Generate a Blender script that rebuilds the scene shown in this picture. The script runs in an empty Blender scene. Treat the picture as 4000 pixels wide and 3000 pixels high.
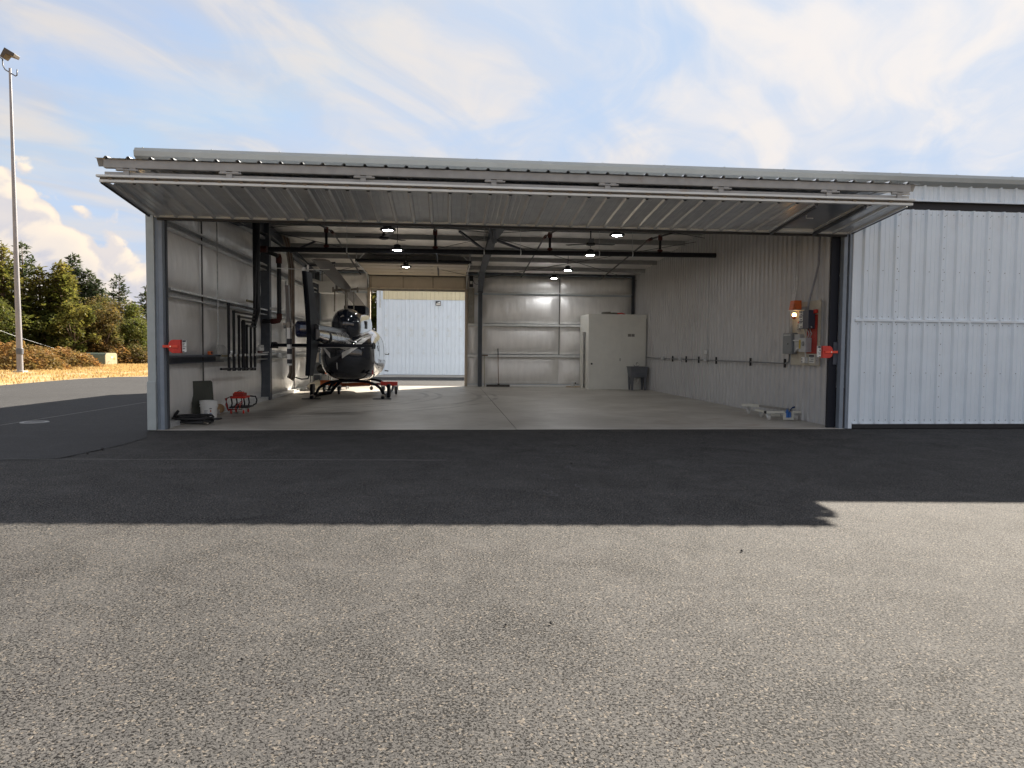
import bpy, bmesh, math, random
from math import radians as R, sin, cos, pi
from mathutils import Vector, Matrix, noise as mnoise

random.seed(7)
SC = bpy.context.scene
COL = SC.collection

# ------------------------------------------------------------------ camera
cam_d = bpy.data.cameras.new("camera")
cam = bpy.data.objects.new("camera", cam_d)
COL.objects.link(cam)
cam_d.sensor_width = 36.0
cam_d.lens = 36.0 * 2744.3 / 4000.0
cam_d.clip_start = 0.05
cam_d.clip_end = 3000
_y, _p, _r = R(5.315), R(-2.751), R(0.481)
_w = Vector((sin(_y) * cos(_p), cos(_y) * cos(_p), sin(_p)))
_r0 = Vector((cos(_y), -sin(_y), 0))
_u0 = _r0.cross(_w)
_rt = _r0 * cos(_r) + _u0 * sin(_r)
_up = -_r0 * sin(_r) + _u0 * cos(_r)
_m = Matrix.Identity(4)
for i in range(3):
    _m[i][0], _m[i][1], _m[i][2] = _rt[i], _up[i], -_w[i]
_m[2][3] = 1.418
cam.matrix_world = _m
SC.camera = cam

# ------------------------------------------------------------------ light
SUN = Vector((1.04, 1.27, 1.0)).normalized()      # towards the sun
SUN_EL = math.asin(SUN.z)
SUN_AZ = math.atan2(SUN.x, SUN.y)                 # from +Y towards +X
sun_d = bpy.data.lights.new("sun", 'SUN')
sun_d.energy = 5.0
sun_d.angle = R(0.55)
sun_d.color = (1.0, 0.90, 0.76)
sun = bpy.data.objects.new("sun", sun_d)
COL.objects.link(sun)
sun.rotation_euler = (-SUN).to_track_quat('-Z', 'Y').to_euler()
sun.location = (30, 40, 60)

SC.view_settings.view_transform = 'Standard'
SC.view_settings.look = 'None'
SC.view_settings.gamma = 1.0
SC.view_settings.exposure = 2.0
SC.view_settings.use_curve_mapping = False
SC.cycles.use_denoising = True
SC.cycles.max_bounces = 10
SC.cycles.diffuse_bounces = 6
SC.cycles.glossy_bounces = 4
SC.cycles.sample_clamp_indirect = 6.0

# ------------------------------------------------------------------ node helpers
class NT:
    def __init__(s, nt):
        s.nt = nt
    def n(s, t, ins=None, **kw):
        nd = s.nt.nodes.new(t)
        for k, v in kw.items():
            setattr(nd, k, v)
        if ins:
            for k, v in ins.items():
                sock = nd.inputs[k]
                if isinstance(v, bpy.types.NodeSocket):
                    s.nt.links.new(v, sock)
                elif isinstance(v, bpy.types.Node):
                    s.nt.links.new(v.outputs[0], sock)
                else:
                    sock.default_value = v
        return nd
    def m(s, op, a, b=None, c=None, clamp=False):
        ins = {0: a}
        if b is not None: ins[1] = b
        if c is not None: ins[2] = c
        nd = s.n('ShaderNodeMath', ins, operation=op)
        nd.use_clamp = clamp
        return nd.outputs[0]
    def mix(s, f, a, b):
        nd = s.nt.nodes.new('ShaderNodeMix')
        nd.data_type = 'RGBA'
        for idx, v in ((0, f), (6, a), (7, b)):
            if isinstance(v, bpy.types.NodeSocket):
                s.nt.links.new(v, nd.inputs[idx])
            else:
                if idx and len(v) == 3: v = (*v, 1)
                nd.inputs[idx].default_value = v
        return nd.outputs[2]
    def ss(s, x, a, b):
        nd = s.nt.nodes.new('ShaderNodeMapRange')
        nd.interpolation_type = 'SMOOTHSTEP'
        for k, v in (('Value', x), ('From Min', a), ('From Max', b)):
            if isinstance(v, bpy.types.NodeSocket): s.nt.links.new(v, nd.inputs[k])
            else: nd.inputs[k].default_value = v
        return nd.outputs[0]
    def noise(s, vec, scale, detail=4, rough=0.55, dist=0.0, dim='3D'):
        return s.n('ShaderNodeTexNoise', {'Vector': vec, 'Scale': scale, 'Detail': detail, 'Roughness': rough, 'Distortion': dist}, noise_dimensions=dim).outputs[0]
    def mapping(s, vec, loc=(0, 0, 0), rot=(0, 0, 0), scale=(1, 1, 1)):
        return s.n('ShaderNodeMapping', {'Vector': vec, 'Location': loc, 'Rotation': rot, 'Scale': scale}).outputs[0]

# ------------------------------------------------------------------ sky
W = bpy.data.worlds.new("World")
SC.world = W
W.use_nodes = True
W.node_tree.nodes.clear()
w = NT(W.node_tree)
sky = w.n('ShaderNodeTexSky', sky_type='NISHITA')
sky.sun_disc = False
sky.sun_elevation = SUN_EL
sky.sun_rotation = SUN_AZ
sky.air_density = 1.0
sky.dust_density = 1.0
sky.ozone_density = 1.2
tc = w.n('ShaderNodeTexCoord').outputs['Generated']
sep = w.n('ShaderNodeSeparateXYZ', {0: tc})
dx, dy, dz = sep.outputs
zc = w.m('MAXIMUM', dz, 0.0)
# thin high cloud on a flat layer
inv = w.m('DIVIDE', 1.0, w.m('ADD', zc, 0.16))
px = w.m('MULTIPLY', dx, inv)
py = w.m('MULTIPLY', dy, inv)
pl = w.n('ShaderNodeCombineXYZ', {0: px, 1: py, 2: 0.0}).outputs[0]
a = w.mapping(w.mapping(pl, (0, 0, 0), (0, 0, R(34))), (3.1, 0.7, 0), (0, 0, 0), (1.05, 0.55, 1))
warp = w.noise(w.mapping(pl, (1.3, 4.2, 0)), 1.1, 3, 0.5, dim='2D')
av = w.n('ShaderNodeVectorMath', {0: a, 1: w.n('ShaderNodeCombineXYZ', {0: w.m('MULTIPLY', warp, 0.9), 1: warp, 2: 0.0}).outputs[0]}, operation='ADD').outputs[0]
c1 = w.noise(av, 1.25, 8, 0.56, 0.35, dim='2D')
c2 = w.noise(w.mapping(w.mapping(pl, (0, 0, 0), (0, 0, R(34))), (7.7, 1.2, 0), (0, 0, 0), (1.3, .7, 1)), 2.6, 6, 0.55, 0.5, dim='2D')
cir = w.m('ADD', w.m('MULTIPLY', c1, 0.74), w.m('MULTIPLY', c2, 0.26))
cmask = w.ss(cir, 0.30, 0.60)
sdot = w.n('ShaderNodeVectorMath', {0: tc, 1: tuple(SUN)}, operation='DOT_PRODUCT').outputs['Value']
sglow = w.m('POWER', w.m('MAXIMUM', sdot, 0.0), 4.0)
bluec = w.n('ShaderNodeVectorMath', {0: sky.outputs[0], 'Scale': 0.20}, operation='SCALE').outputs[0]
bluec = w.n('ShaderNodeVectorMath', {0: bluec, 1: (0.62, 0.76, 0.94)}, operation='MINIMUM').outputs[0]
hazec = w.mix(w.m('MULTIPLY', w.ss(dz, 0.30, 0.0), 0.25), bluec, (0.70, 0.74, 0.80))
base_blue = w.mix(0.62, hazec, (0.435, 0.55, 0.75))
cbright = w.mix(sglow, (0.735, 0.675, 0.62), (0.90, 0.845, 0.805))
cdark = w.mix(sglow, (0.565, 0.565, 0.605), (0.76, 0.775, 0.82))
ccol = w.mix(w.ss(c2, 0.36, 0.62), cdark, cbright)
sky1 = w.mix(w.m('MULTIPLY', cmask, 0.90), base_blue, ccol)
# cumulus bank near the horizon
az = w.m('ARCTAN2', dx, dy)
el = w.m('ARCSINE', dz)
azv = w.n('ShaderNodeCombineXYZ', {0: az, 1: 0.0, 2: 0.0}).outputs[0]
hn = w.noise(azv, 2.3, 1, 0.4, dim='2D')
gau = w.m('EXPONENT', w.m('MULTIPLY', w.m('POWER', w.m('DIVIDE', w.m('ADD', az, R(29.5)), R(7.0)), 2.0), -1.0))
htop = w.m('ADD', w.m('ADD', R(2.5), w.m('MULTIPLY', hn, R(4.5))), w.m('MULTIPLY', gau, R(5.0)))
pe = w.n('ShaderNodeCombineXYZ', {0: az, 1: w.m('MULTIPLY', el, 1.25), 2: 0.0}).outputs[0]
pw = w.noise(pe, 9.0, 2, .5, dim='2D')
pev = w.n('ShaderNodeVectorMath', {0: pe, 1: w.n('ShaderNodeCombineXYZ', {0: w.m('MULTIPLY', pw, .05), 1: w.m('MULTIPLY', pw, .04), 2: 0.0}).outputs[0]}, operation='ADD').outputs[0]
def puff(vec):
    v1 = w.n('ShaderNodeTexVoronoi', {'Vector': vec, 'Scale': 11.0, 'Smoothness': 0.35}, feature='SMOOTH_F1', voronoi_dimensions='2D').outputs[0]
    v2 = w.n('ShaderNodeTexVoronoi', {'Vector': vec, 'Scale': 31.0}, feature='F1', voronoi_dimensions='2D').outputs[0]
    n3 = w.noise(vec, 60.0, 5, 0.6, dim='2D')
    s1 = w.m('SUBTRACT', 0.62, v1)
    s2 = w.m('MULTIPLY', w.m('SUBTRACT', 0.5, v2), 0.42)
    return w.m('ADD', w.m('ADD', s1, s2), w.m('MULTIPLY', w.m('SUBTRACT', n3, 0.5), 0.28))
p0 = puff(pev)
off = w.n('ShaderNodeVectorMath', {0: pev, 1: (0.010, 0.016, 0)}, operation='ADD').outputs[0]
p1 = puff(off)
edge = w.m('SUBTRACT', w.m('ADD', htop, w.m('MULTIPLY', p0, R(3.3))), el)
kmask = w.ss(edge, R(-0.10), R(0.35))
lit = w.ss(w.m('SUBTRACT', p0, p1), -0.16, 0.20)
toplit = w.ss(edge, R(4.2), R(0.3))
lf = w.m('MULTIPLY', w.m('ADD', w.m('MULTIPLY', lit, 0.65), w.m('MULTIPLY', toplit, 0.45)), 1.0, clamp=True)
kcol = w.mix(lf, (0.54, 0.555, 0.65), (0.98, 0.85, 0.70))
hz = w.ss(el, R(4.5), R(0.0))
kcol = w.mix(w.m('MULTIPLY', hz, 0.7), kcol, (0.82, 0.79, 0.79))
sky2 = w.mix(kmask, sky1, kcol)
bg = w.n('ShaderNodeBackground', {'Color': sky2, 'Strength': 0.277})
w.n('ShaderNodeOutputWorld', {'Surface': bg})
W.cycles.sampling_method = 'MANUAL'
W.cycles.sample_map_resolution = 512

# ------------------------------------------------------------------ materials
MATS = {}
def mat(name, col, rough=0.5, metal=0.0, var=0.12, vs=6.0, bump=0.0, bs=40.0, stretch=(1, 1, 1), dirt=None, ds=2.0, dth=(0.52, 0.7), spec=0.5, coat=0.0, rvar=0.1, world=False):
    if name in MATS: return MATS[name]
    m = bpy.data.materials.new(name)
    m.use_nodes = True
    m.node_tree.nodes.clear()
    t = NT(m.node_tree)
    if world:
        co = t.n('ShaderNodeNewGeometry').outputs['Position']
    else:
        co = t.n('ShaderNodeTexCoord').outputs['Object']
    co = t.mapping(co, scale=stretch)
    nz = t.noise(co, vs, 6, 0.6)
    dark = tuple(c * (1 - var) for c in col)
    lite = tuple(min(1, c * (1 + var)) for c in col)
    c = t.mix(t.ss(nz, 0.3, 0.7), dark, lite)
    if dirt:
        dn = t.noise(co, ds, 8, 0.65, 0.3)
        c = t.mix(t.ss(dn, *dth), c, dirt)
    rg = t.m('ADD', rough - rvar / 2, t.m('MULTIPLY', nz, rvar), clamp=True)
    ins = {'Base Color': c, 'Roughness': rg, 'Metallic': metal, 'Specular IOR Level': spec, 'Coat Weight': coat, 'Coat Roughness': 0.06}
    if bump:
        b = t.n('ShaderNodeBump', {'Height': t.noise(co, bs, 5, 0.6), 'Strength': bump, 'Distance': 0.02})
        ins['Normal'] = b.outputs[0]
    p = t.n('ShaderNodeBsdfPrincipled', ins)
    t.n('ShaderNodeOutputMaterial', {'Surface': p})
    MATS[name] = m
    return m
def emit(name, col, s):
    if name in MATS: return MATS[name]
    m = bpy.data.materials.new(name)
    m.use_nodes = True
    m.node_tree.nodes.clear()
    t = NT(m.node_tree)
    e = t.n('ShaderNodeEmission', {'Color': (*col, 1), 'Strength': s})
    t.n('ShaderNodeOutputMaterial', {'Surface': e})
    MATS[name] = m
    return m
def leafmat(name, c1, c2, c3, sc=1.2, trans=0.35):
    m = bpy.data.materials.new(name)
    m.use_nodes = True
    m.node_tree.nodes.clear()
    t = NT(m.node_tree)
    co = t.n('ShaderNodeNewGeometry').outputs['Position']
    n1 = t.noise(co, sc, 4, 0.6)
    n2 = t.noise(co, sc * 7, 3, 0.6)
    c = t.mix(t.ss(n1, 0.38, 0.62), c1, c2)
    c = t.mix(t.ss(n2, 0.52, 0.72), c, c3)
    d = t.n('ShaderNodeBsdfPrincipled', {'Base Color': c, 'Roughness': 0.65, 'Specular IOR Level': 0.25})
    tr = t.n('ShaderNodeBsdfTranslucent', {'Color': c})
    mx = t.n('ShaderNodeMixShader', {0: trans, 1: d.outputs[0], 2: tr.outputs[0]})
    t.n('ShaderNodeOutputMaterial', {'Surface': mx})
    return m

WHITE = mat('white_metal', (0.74, 0.81, 0.87), 0.36, 0, 0.03, 2.0, dirt=(0.68, 0.70, 0.71), ds=0.9, dth=(0.55, 0.8))
TRIMW = mat('white_trim', (0.72, 0.73, 0.71), 0.38, 0, 0.05, 3, dirt=(0.5, 0.46, 0.40), ds=4, dth=(0.62, 0.8))
DOORSH = mat('door_sheet', (0.66, 0.68, 0.70), 0.24, 0.35, 0.06, 3, dirt=(0.50, 0.50, 0.50), ds=1.5, dth=(0.5, 0.75))
LINER = mat('liner_metal', (0.50, 0.50, 0.50), 0.30, 0.0, 0.04, 2, dirt=(0.37, 0.37, 0.365), ds=1.2, dth=(0.55, 0.8))
GALV = mat('galvanised', (0.66, 0.67, 0.67), 0.34, 0.35, 0.14, 18)
STEEL = mat('grey_primer_steel', (0.075, 0.085, 0.105), 0.5, 0.0, 0.15, 6)
JAMB = mat('jamb_grey_paint', (0.22, 0.255, 0.30), 0.48, 0.0, 0.08, 5)
GUTTER = mat('gutter_grey', (0.36, 0.385, 0.38), 0.42, 0, 0.05, 2.5)
TUBE = mat('door_frame_steel', (0.33, 0.325, 0.315), 0.5, 0.2, 0.12, 4, dirt=(0.25, 0.17, 0.11), ds=2.2, dth=(0.62, 0.78))
RUBBER = mat('black_rubber', (0.02, 0.02, 0.022), 0.55, 0, 0.2)
BLACKP = mat('black_pipe', (0.020, 0.021, 0.025), 0.42, 0, 0.2, 10, spec=0.3)
REDP = mat('red_fitting', (0.085, 0.016, 0.011), 0.5, 0, 0.15, 12)
REDB = mat('red_paint', (0.62, 0.035, 0.02), 0.42, 0, 0.1, 12)
REDBRIGHT = mat('bright_red_paint', (0.80, 0.07, 0.03), 0.4)
ORANGE = mat('orange_paint', (0.72, 0.16, 0.04), 0.45, 0, 0.12, 10, dirt=(0.25, 0.10, 0.05), ds=9)
PLASTW = mat('white_plastic', (0.75, 0.75, 0.72), 0.4, 0, 0.04, 5)
PAPER = mat('white_paper', (0.72, 0.72, 0.68), 0.75, 0, 0.05, 9)
INK = mat('dark_ink', (0.05, 0.05, 0.055), 0.7)
BLUEINK = mat('blue_ink', (0.05, 0.09, 0.30), 0.6)
GREYBOX = mat('grey_enclosure', (0.20, 0.215, 0.225), 0.42, 0, 0.06, 8)
LGREYBOX = mat('light_grey_enclosure', (0.45, 0.47, 0.48), 0.4, 0.2, 0.06, 8)
DARKBOX = mat('dark_enclosure', (0.045, 0.05, 0.075), 0.4)
BROWN = mat('brown_hose', (0.20, 0.13, 0.09), 0.55, 0, 0.2)
TAN = mat('tan_door_panel', (0.56, 0.49, 0.39), 0.45, 0, 0.04, 3)
CABW = mat('cabinet_white', (0.78, 0.775, 0.72), 0.5, 0, 0.03, 3)
SINKG = mat('sink_grey', (0.15, 0.16, 0.18), 0.5, 0, 0.1, 6)
CHROME = mat('chrome', (0.7, 0.7, 0.72), 0.15, 1.0, 0.03)
WOOD = mat('wood', (0.38, 0.25, 0.13), 0.65, 0, 0.25, 6, stretch=(1, 1, 0.15))
PLY = mat('backboard_cream', (0.52, 0.48, 0.39), 0.6, 0, 0.08, 7, dirt=(0.42, 0.37, 0.29), ds=3)
VINYL = mat('silver_vinyl_facing', (0.92, 0.905, 0.88), 0.46, 0.45, 0.05, 2.0, bump=0.5, bs=3.2, stretch=(3.2, 3.2, 0.5), rvar=0.12)
VINYLR = mat('roof_vinyl_facing', (0.84, 0.81, 0.77), 0.38, 0.65, 0.07, 2.0, bump=0.5, bs=4.0, stretch=(1.4, 1.4, 1.4))
HELI = mat('helicopter_black_gloss', (0.008, 0.011, 0.020), 0.12, 0, 0.1, 4, coat=1.0, rvar=0.04)
HELIM = mat('helicopter_black_satin', (0.010, 0.011, 0.015), 0.5, 0, 0.15, 6, spec=0.06)
DECAL = mat('decal_silver', (0.86, 0.84, 0.80), 0.35, 0.0, 0.03)
GLASS = mat('tinted_canopy', (0.02, 0.025, 0.03), 0.05, 0, 0.0, spec=0.8, coat=1.0, rvar=0.0)
BLADE = mat('blade_grey', (0.16, 0.14, 0.13), 0.45, 0, 0.08, 3)
HUBM = mat('hub_metal', (0.28, 0.25, 0.21), 0.45, 0.5, 0.2, 15)
BLUEP = mat('blue_jack_paint', (0.03, 0.13, 0.42), 0.4, 0, 0.1)
CREAM = mat('cream_cart_paint', (0.66, 0.65, 0.58), 0.45, 0, 0.06, 6)
MATG = mat('dark_green_board', (0.055, 0.058, 0.045), 0.6, 0, 0.2, 3, dirt=(0.10, 0.06, 0.035), ds=4, dth=(0.58, 0.75))
FOAM = mat('cream_foam', (0.68, 0.64, 0.54), 0.8, 0, 0.08)
LAMPON = emit('lamp_diffuser', (0.98, 0.985, 1.0), 36.0)
BULB = emit('amber_bulb', (1.0, 0.55, 0.20), 5.0)

def m_asphalt(name, base, grain, spark, bscale=210.0, vs=0.25, contrast=1.0):
    m = bpy.data.materials.new(name)
    m.use_nodes = True
    m.node_tree.nodes.clear()
    t = NT(m.node_tree)
    co = t.n('ShaderNodeNewGeometry').outputs['Position']
    st = t.n('ShaderNodeTexVoronoi', {'Vector': co, 'Scale': bscale * 0.45}, feature='F1', voronoi_dimensions='2D')
    csep = t.n('ShaderNodeSeparateColor', {0: st.outputs['Color']})
    big = t.noise(co, vs, 4, 0.6, 0.4, dim='2D')
    med = t.noise(co, 3.0, 4, 0.65, dim='2D')
    pores = t.noise(co, bscale * 0.36, 2, 0.62, 0.5, dim='2D')
    c = t.mix(t.ss(csep.outputs[0], 0.1, 0.95), base, grain)
    c = t.mix(t.ss(csep.outputs[1], 0.86, 0.97), c, spark)
    wear = t.noise(co, 1.7, 5, 0.68, 0.6, dim='2D')
    thr = t.m('ADD', 0.53, t.m('MULTIPLY', t.m('SUBTRACT', 0.5, wear), 0.20))
    pm = t.ss(t.m('SUBTRACT', pores, thr), -0.02, 0.055)
    c = t.mix(t.m('MULTIPLY', pm, 0.96 * contrast), c, tuple(x * 0.10 for x in base))
    c = t.mix(t.m('MULTIPLY', t.ss(big, 0.42, 0.68), 0.20), c, tuple(x * 0.55 for x in base))
    c = t.mix(t.m('MULTIPLY', t.ss(med, 0.5, 0.75), 0.14), c, tuple(x * 1.3 for x in grain))
    h = t.m('SUBTRACT', t.m('MULTIPLY', t.m('SUBTRACT', 1.0, st.outputs[0]), 0.6), pm)
    b = t.n('ShaderNodeBump', {'Height': h, 'Strength': 0.45 * contrast, 'Distance': 0.006})
    p = t.n('ShaderNodeBsdfPrincipled', {'Base Color': c, 'Roughness': 0.88, 'Specular IOR Level': 0.10, 'Normal': b.outputs[0]})
    t.n('ShaderNodeOutputMaterial', {'Surface': p})
    return m
ASPH = m_asphalt('coarse_asphalt', (0.056, 0.0555, 0.056), (0.090, 0.0875, 0.085), (0.16, 0.142, 0.122), 240.0)
ASPH2 = m_asphalt('fine_asphalt', (0.050, 0.050, 0.052), (0.066, 0.066, 0.067), (0.11, 0.11, 0.108), 260, 0.18, 0.45)

def m_floor():
    m = bpy.data.materials.new('sealed_concrete')
    m.use_nodes = True
    m.node_tree.nodes.clear()
    t = NT(m.node_tree)
    co = t.n('ShaderNodeNewGeometry').outputs['Position']
    n1 = t.noise(co, 0.55, 7, 0.62, 0.5)
    n2 = t.noise(t.mapping(co, scale=(1.0, 3.0, 1)), 2.2, 7, 0.65)
    n3 = t.noise(co, 45, 4, 0.6)
    c = t.mix(t.ss(n1, 0.34, 0.68), (0.36, 0.335, 0.295), (0.50, 0.475, 0.43))
    c = t.mix(t.m('MULTIPLY', t.ss(n2, 0.5, 0.75), 0.35), c, (0.25, 0.22, 0.19))
    c = t.mix(t.m('MULTIPLY', n3, 0.10), c, (0.12, 0.11, 0.10))
    # curved tyre scuffs left by the cart
    sp = t.n('ShaderNodeSeparateXYZ', {0: co})
    ddx = t.m('SUBTRACT', sp.outputs[0], -5.6)
    ddy = t.m('SUBTRACT', sp.outputs[1], 21.5)
    rr = t.m('SQRT', t.m('ADD', t.m('MULTIPLY', ddx, ddx), t.m('MULTIPLY', ddy, ddy)))
    def ring(r0, wd):
        d = t.m('ABSOLUTE', t.m('SUBTRACT', rr, r0))
        return t.ss(d, wd, wd * 0.35)
    trk = t.m('MAXIMUM', t.m('MAXIMUM', ring(5.0, .10), ring(5.42, .10)), t.m('MAXIMUM', ring(6.6, .12), ring(7.1, .09)))
    trk = t.m('MULTIPLY', trk, t.ss(t.noise(co, 1.3, 5, .6), 0.38, 0.6))
    c = t.mix(t.m('MULTIPLY', trk, 0.55), c, (0.10, 0.085, 0.075))
    # rust stain near the right front
    st = t.m('MULTIPLY', t.ss(t.noise(t.mapping(co, scale=(0.7, 2.2, 1)), 1.4, 6, .65), 0.52, 0.7), t.ss(sp.outputs[0], 2.2, 4.2))
    st = t.m('MULTIPLY', st, t.ss(sp.outputs[1], 18.5, 14.5))
    c = t.mix(t.m('MULTIPLY', st, 0.5), c, (0.26, 0.15, 0.09))
    rg = t.m('ADD', 0.30, t.m('MULTIPLY', n2, 0.28))
    b = t.n('ShaderNodeBump', {'Height': n3, 'Strength': 0.06, 'Distance': 0.01})
    p = t.n('ShaderNodeBsdfPrincipled', {'Base Color': c, 'Roughness': rg, 'Specular IOR Level': 0.5, 'Normal': b.outputs[0]})
    t.n('ShaderNodeOutputMaterial', {'Surface': p})
    return m
FLOOR = m_floor()
GRASSG = mat('dry_grass_ground', (0.34, 0.235, 0.105), 0.9, 0, 0.3, 0.8, bump=0.6, bs=9, dirt=(0.22, 0.15, 0.075), ds=0.5, world=True)
CONC = mat('pale_concrete', (0.36, 0.33, 0.29), 0.8, 0, 0.1, 1.5, world=True)

# ------------------------------------------------------------------ mesh helpers
ORG = {}
class MB:
    def __init__(s):
        s.v = []
        s.f = []
    def add(s, vs, fs):
        o = len(s.v)
        s.v += [tuple(p) for p in vs]
        s.f += [tuple(i + o for i in f) for f in fs]
        return s
    def box(s, x0, x1, y0, y1, z0, z1):
        return s.add([(x0, y0, z0), (x1, y0, z0), (x1, y1, z0), (x0, y1, z0), (x0, y0, z1), (x1, y0, z1), (x1, y1, z1), (x0, y1, z1)],
                     [(0, 3, 2, 1), (4, 5, 6, 7), (0, 1, 5, 4), (1, 2, 6, 5), (2, 3, 7, 6), (3, 0, 4, 7)])
    def bbox(s, x0, x1, y0, y1, z0, z1, b=0.01):
        """box with chamfered edges"""
        bm = bmesh.new()
        bmesh.ops.create_cube(bm, size=1)
        for v in bm.verts:
            v.co = Vector((x0 + (v.co.x + .5) * (x1 - x0), y0 + (v.co.y + .5) * (y1 - y0), z0 + (v.co.z + .5) * (z1 - z0)))
        bmesh.ops.bevel(bm, geom=list(bm.edges), offset=b, segments=2, affect='EDGES', profile=0.6)
        return s.bm(bm)
    def bm(s, bm, mtx=None):
        bm.verts.ensure_lookup_table()
        bm.verts.index_update()
        vs = [(mtx @ v.co) if mtx else v.co.copy() for v in bm.verts]
        fs = [[v.index for v in f.verts] for f in bm.faces]
        s.add(vs, fs)
        bm.free()
        return s
    def tube(s, pts, r, n=8, cap=True):
        pts = [Vector(p) for p in pts]
        rs = r if isinstance(r, (list, tuple)) else [r] * len(pts)
        rings = []
        up = None
        for i, p in enumerate(pts):
            if i == 0: d = pts[1] - pts[0]
            elif i == len(pts) - 1: d = pts[-1] - pts[-2]
            else: d = (pts[i + 1] - pts[i]).normalized() + (pts[i] - pts[i - 1]).normalized()
            if d.length < 1e-9: d = Vector((0, 0, 1))
            d.normalize()
            if up is None or abs(up.dot(d)) > 0.98:
                up = Vector((0, 0, 1)) if abs(d.z) < 0.9 else Vector((1, 0, 0))
            sd = d.cross(up).normalized()
            up = sd.cross(d).normalized()
            rings.append([p + (sd * cos(2 * pi * k / n) + up * sin(2 * pi * k / n)) * rs[i] for k in range(n)])
        vs = [v for rg in rings for v in rg]
        fs = []
        for i in range(len(pts) - 1):
            for k in range(n):
                a, b = i * n + k, i * n + (k + 1) % n
                fs.append((a, b, b + n, a + n))
        if cap:
            fs.append(tuple(range(n - 1, -1, -1)))
            fs.append(tuple(range((len(pts) - 1) * n, len(pts) * n)))
        return s.add(vs, fs)
    def bar(s, p0, p1, wd, ht, upv=(0, 0, 1)):
        p0, p1 = Vector(p0), Vector(p1)
        d = (p1 - p0).normalized()
        sd = d.cross(Vector(upv))
        if sd.length < 1e-5: sd = d.cross(Vector((1, 0, 0)))
        sd.normalize()
        u = sd.cross(d)
        vs = []
        for p in (p0, p1):
            for a, b in ((-1, -1), (1, -1), (1, 1), (-1, 1)):
                vs.append(p + sd * (a * wd / 2) + u * (b * ht / 2))
        return s.add(vs, [(3, 2, 1, 0), (4, 5, 6, 7), (0, 1, 5, 4), (1, 2, 6, 5), (2, 3, 7, 6), (3, 0, 4, 7)])
    def lathe(s, prof, c, axis='z', n=24, cap=True):
        vs = []
        for r, h in prof:
            for k in range(n):
                a = 2 * pi * k / n
                x, y = r * cos(a), r * sin(a)
                if axis == 'z': vs.append((c[0] + x, c[1] + y, c[2] + h))
                elif axis == 'y': vs.append((c[0] + x, c[1] + h, c[2] + y))
                else: vs.append((c[0] + h, c[1] + x, c[2] + y))
        fs = []
        for i in range(len(prof) - 1):
            for k in range(n):
                a, b = i * n + k, i * n + (k + 1) % n
                fs.append((a, b, b + n, a + n))
        if cap:
            fs.append(tuple(range(n - 1, -1, -1)))
            fs.append(tuple(range((len(prof) - 1) * n, len(prof) * n)))
        return s.add(vs, fs)
    def prism(s, poly, axis, a, b):
        """poly: 2D points in the two remaining axes (x,y,z order)"""
        def mk(p, h):
            if axis == 'x': return (h, p[0], p[1])
            if axis == 'y': return (p[0], h, p[1])
            return (p[0], p[1], h)
        n = len(poly)
        vs = [mk(p, a) for p in poly] + [mk(p, b) for p in poly]
        fs = [tuple(range(n - 1, -1, -1)), tuple(range(n, 2 * n))]
        for i in range(n):
            j = (i + 1) % n
            fs.append((i, j, j + n, i + n))
        return s.add(vs, fs)
    def loft(s, rings, cap=True):
        n = len(rings[0])
        vs = [v for r in rings for v in r]
        fs = []
        for i in range(len(rings) - 1):
            for k in range(n):
                a, b = i * n + k, i * n + (k + 1) % n
                fs.append((a, b, b + n, a + n))
        if cap:
            fs.append(tuple(range(n - 1, -1, -1)))
            fs.append(tuple(range((len(rings) - 1) * n, len(rings) * n)))
        return s.add(vs, fs)
    def grid(s, fn, nu, nv):
        vs = [fn(i / nu, j / nv) for j in range(nv + 1) for i in range(nu + 1)]
        fs = []
        for j in range(nv):
            for i in range(nu):
                a = j * (nu + 1) + i
                fs.append((a, a + 1, a + nu + 2, a + nu + 1))
        return s.add(vs, fs)
    def build(s, name, m, parent=None, smooth=False, angle=None, bevel=0.0):
        o = ORG.get(parent.name, Vector((0, 0, 0))) if parent else Vector((0, 0, 0))
        me = bpy.data.meshes.new(name)
        me.from_pydata([(v[0] - o.x, v[1] - o.y, v[2] - o.z) for v in s.v], [], s.f)
        bm = bmesh.new()
        bm.from_mesh(me)
        bmesh.ops.recalc_face_normals(bm, faces=bm.faces)
        if bevel:
            es = [e for e in bm.edges if len(e.link_faces) == 2 and e.calc_face_angle(0) > 0.6]
            bmesh.ops.bevel(bm, geom=es, offset=bevel, segments=1, affect='EDGES', clamp_overlap=True)
        bm.to_mesh(me)
        bm.free()
        me.materials.append(m)
        if smooth:
            me.polygons.foreach_set('use_smooth', [True] * len(me.polygons))
            if angle: me.set_sharp_from_angle(angle=R(angle))
        ob = bpy.data.objects.new(name, me)
        COL.objects.link(ob)
        if parent:
            ob.parent = parent
            ORG[ob.name] = o
        return ob

def tag(o, label=None, cat=None, group=None, kind=None):
    if label: o['label'] = label
    if cat: o['category'] = cat
    if group: o['group'] = group
    if kind: o['kind'] = kind
    return o
def thing(name, label, cat, loc=(0, 0, 0), group=None):
    o = bpy.data.objects.new(name, None)
    o.empty_display_size = 0.2
    COL.objects.link(o)
    o.location = loc
    ORG[o.name] = Vector(loc)
    return tag(o, label, cat, group)
def copy_tree(o, parent=None):
    c = o.copy()
    COL.objects.link(c)
    if parent: c.parent = parent
    for ch in list(o.children):
        copy_tree(ch, c)
    return c
def inst(o, parent, loc):
    c = bpy.data.objects.new(o.name.split('.')[0], o.data)
    COL.objects.link(c)
    c.parent = parent
    c.location = loc
    ORG[c.name] = ORG.get(parent.name, Vector((0, 0, 0)))
    return c

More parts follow.
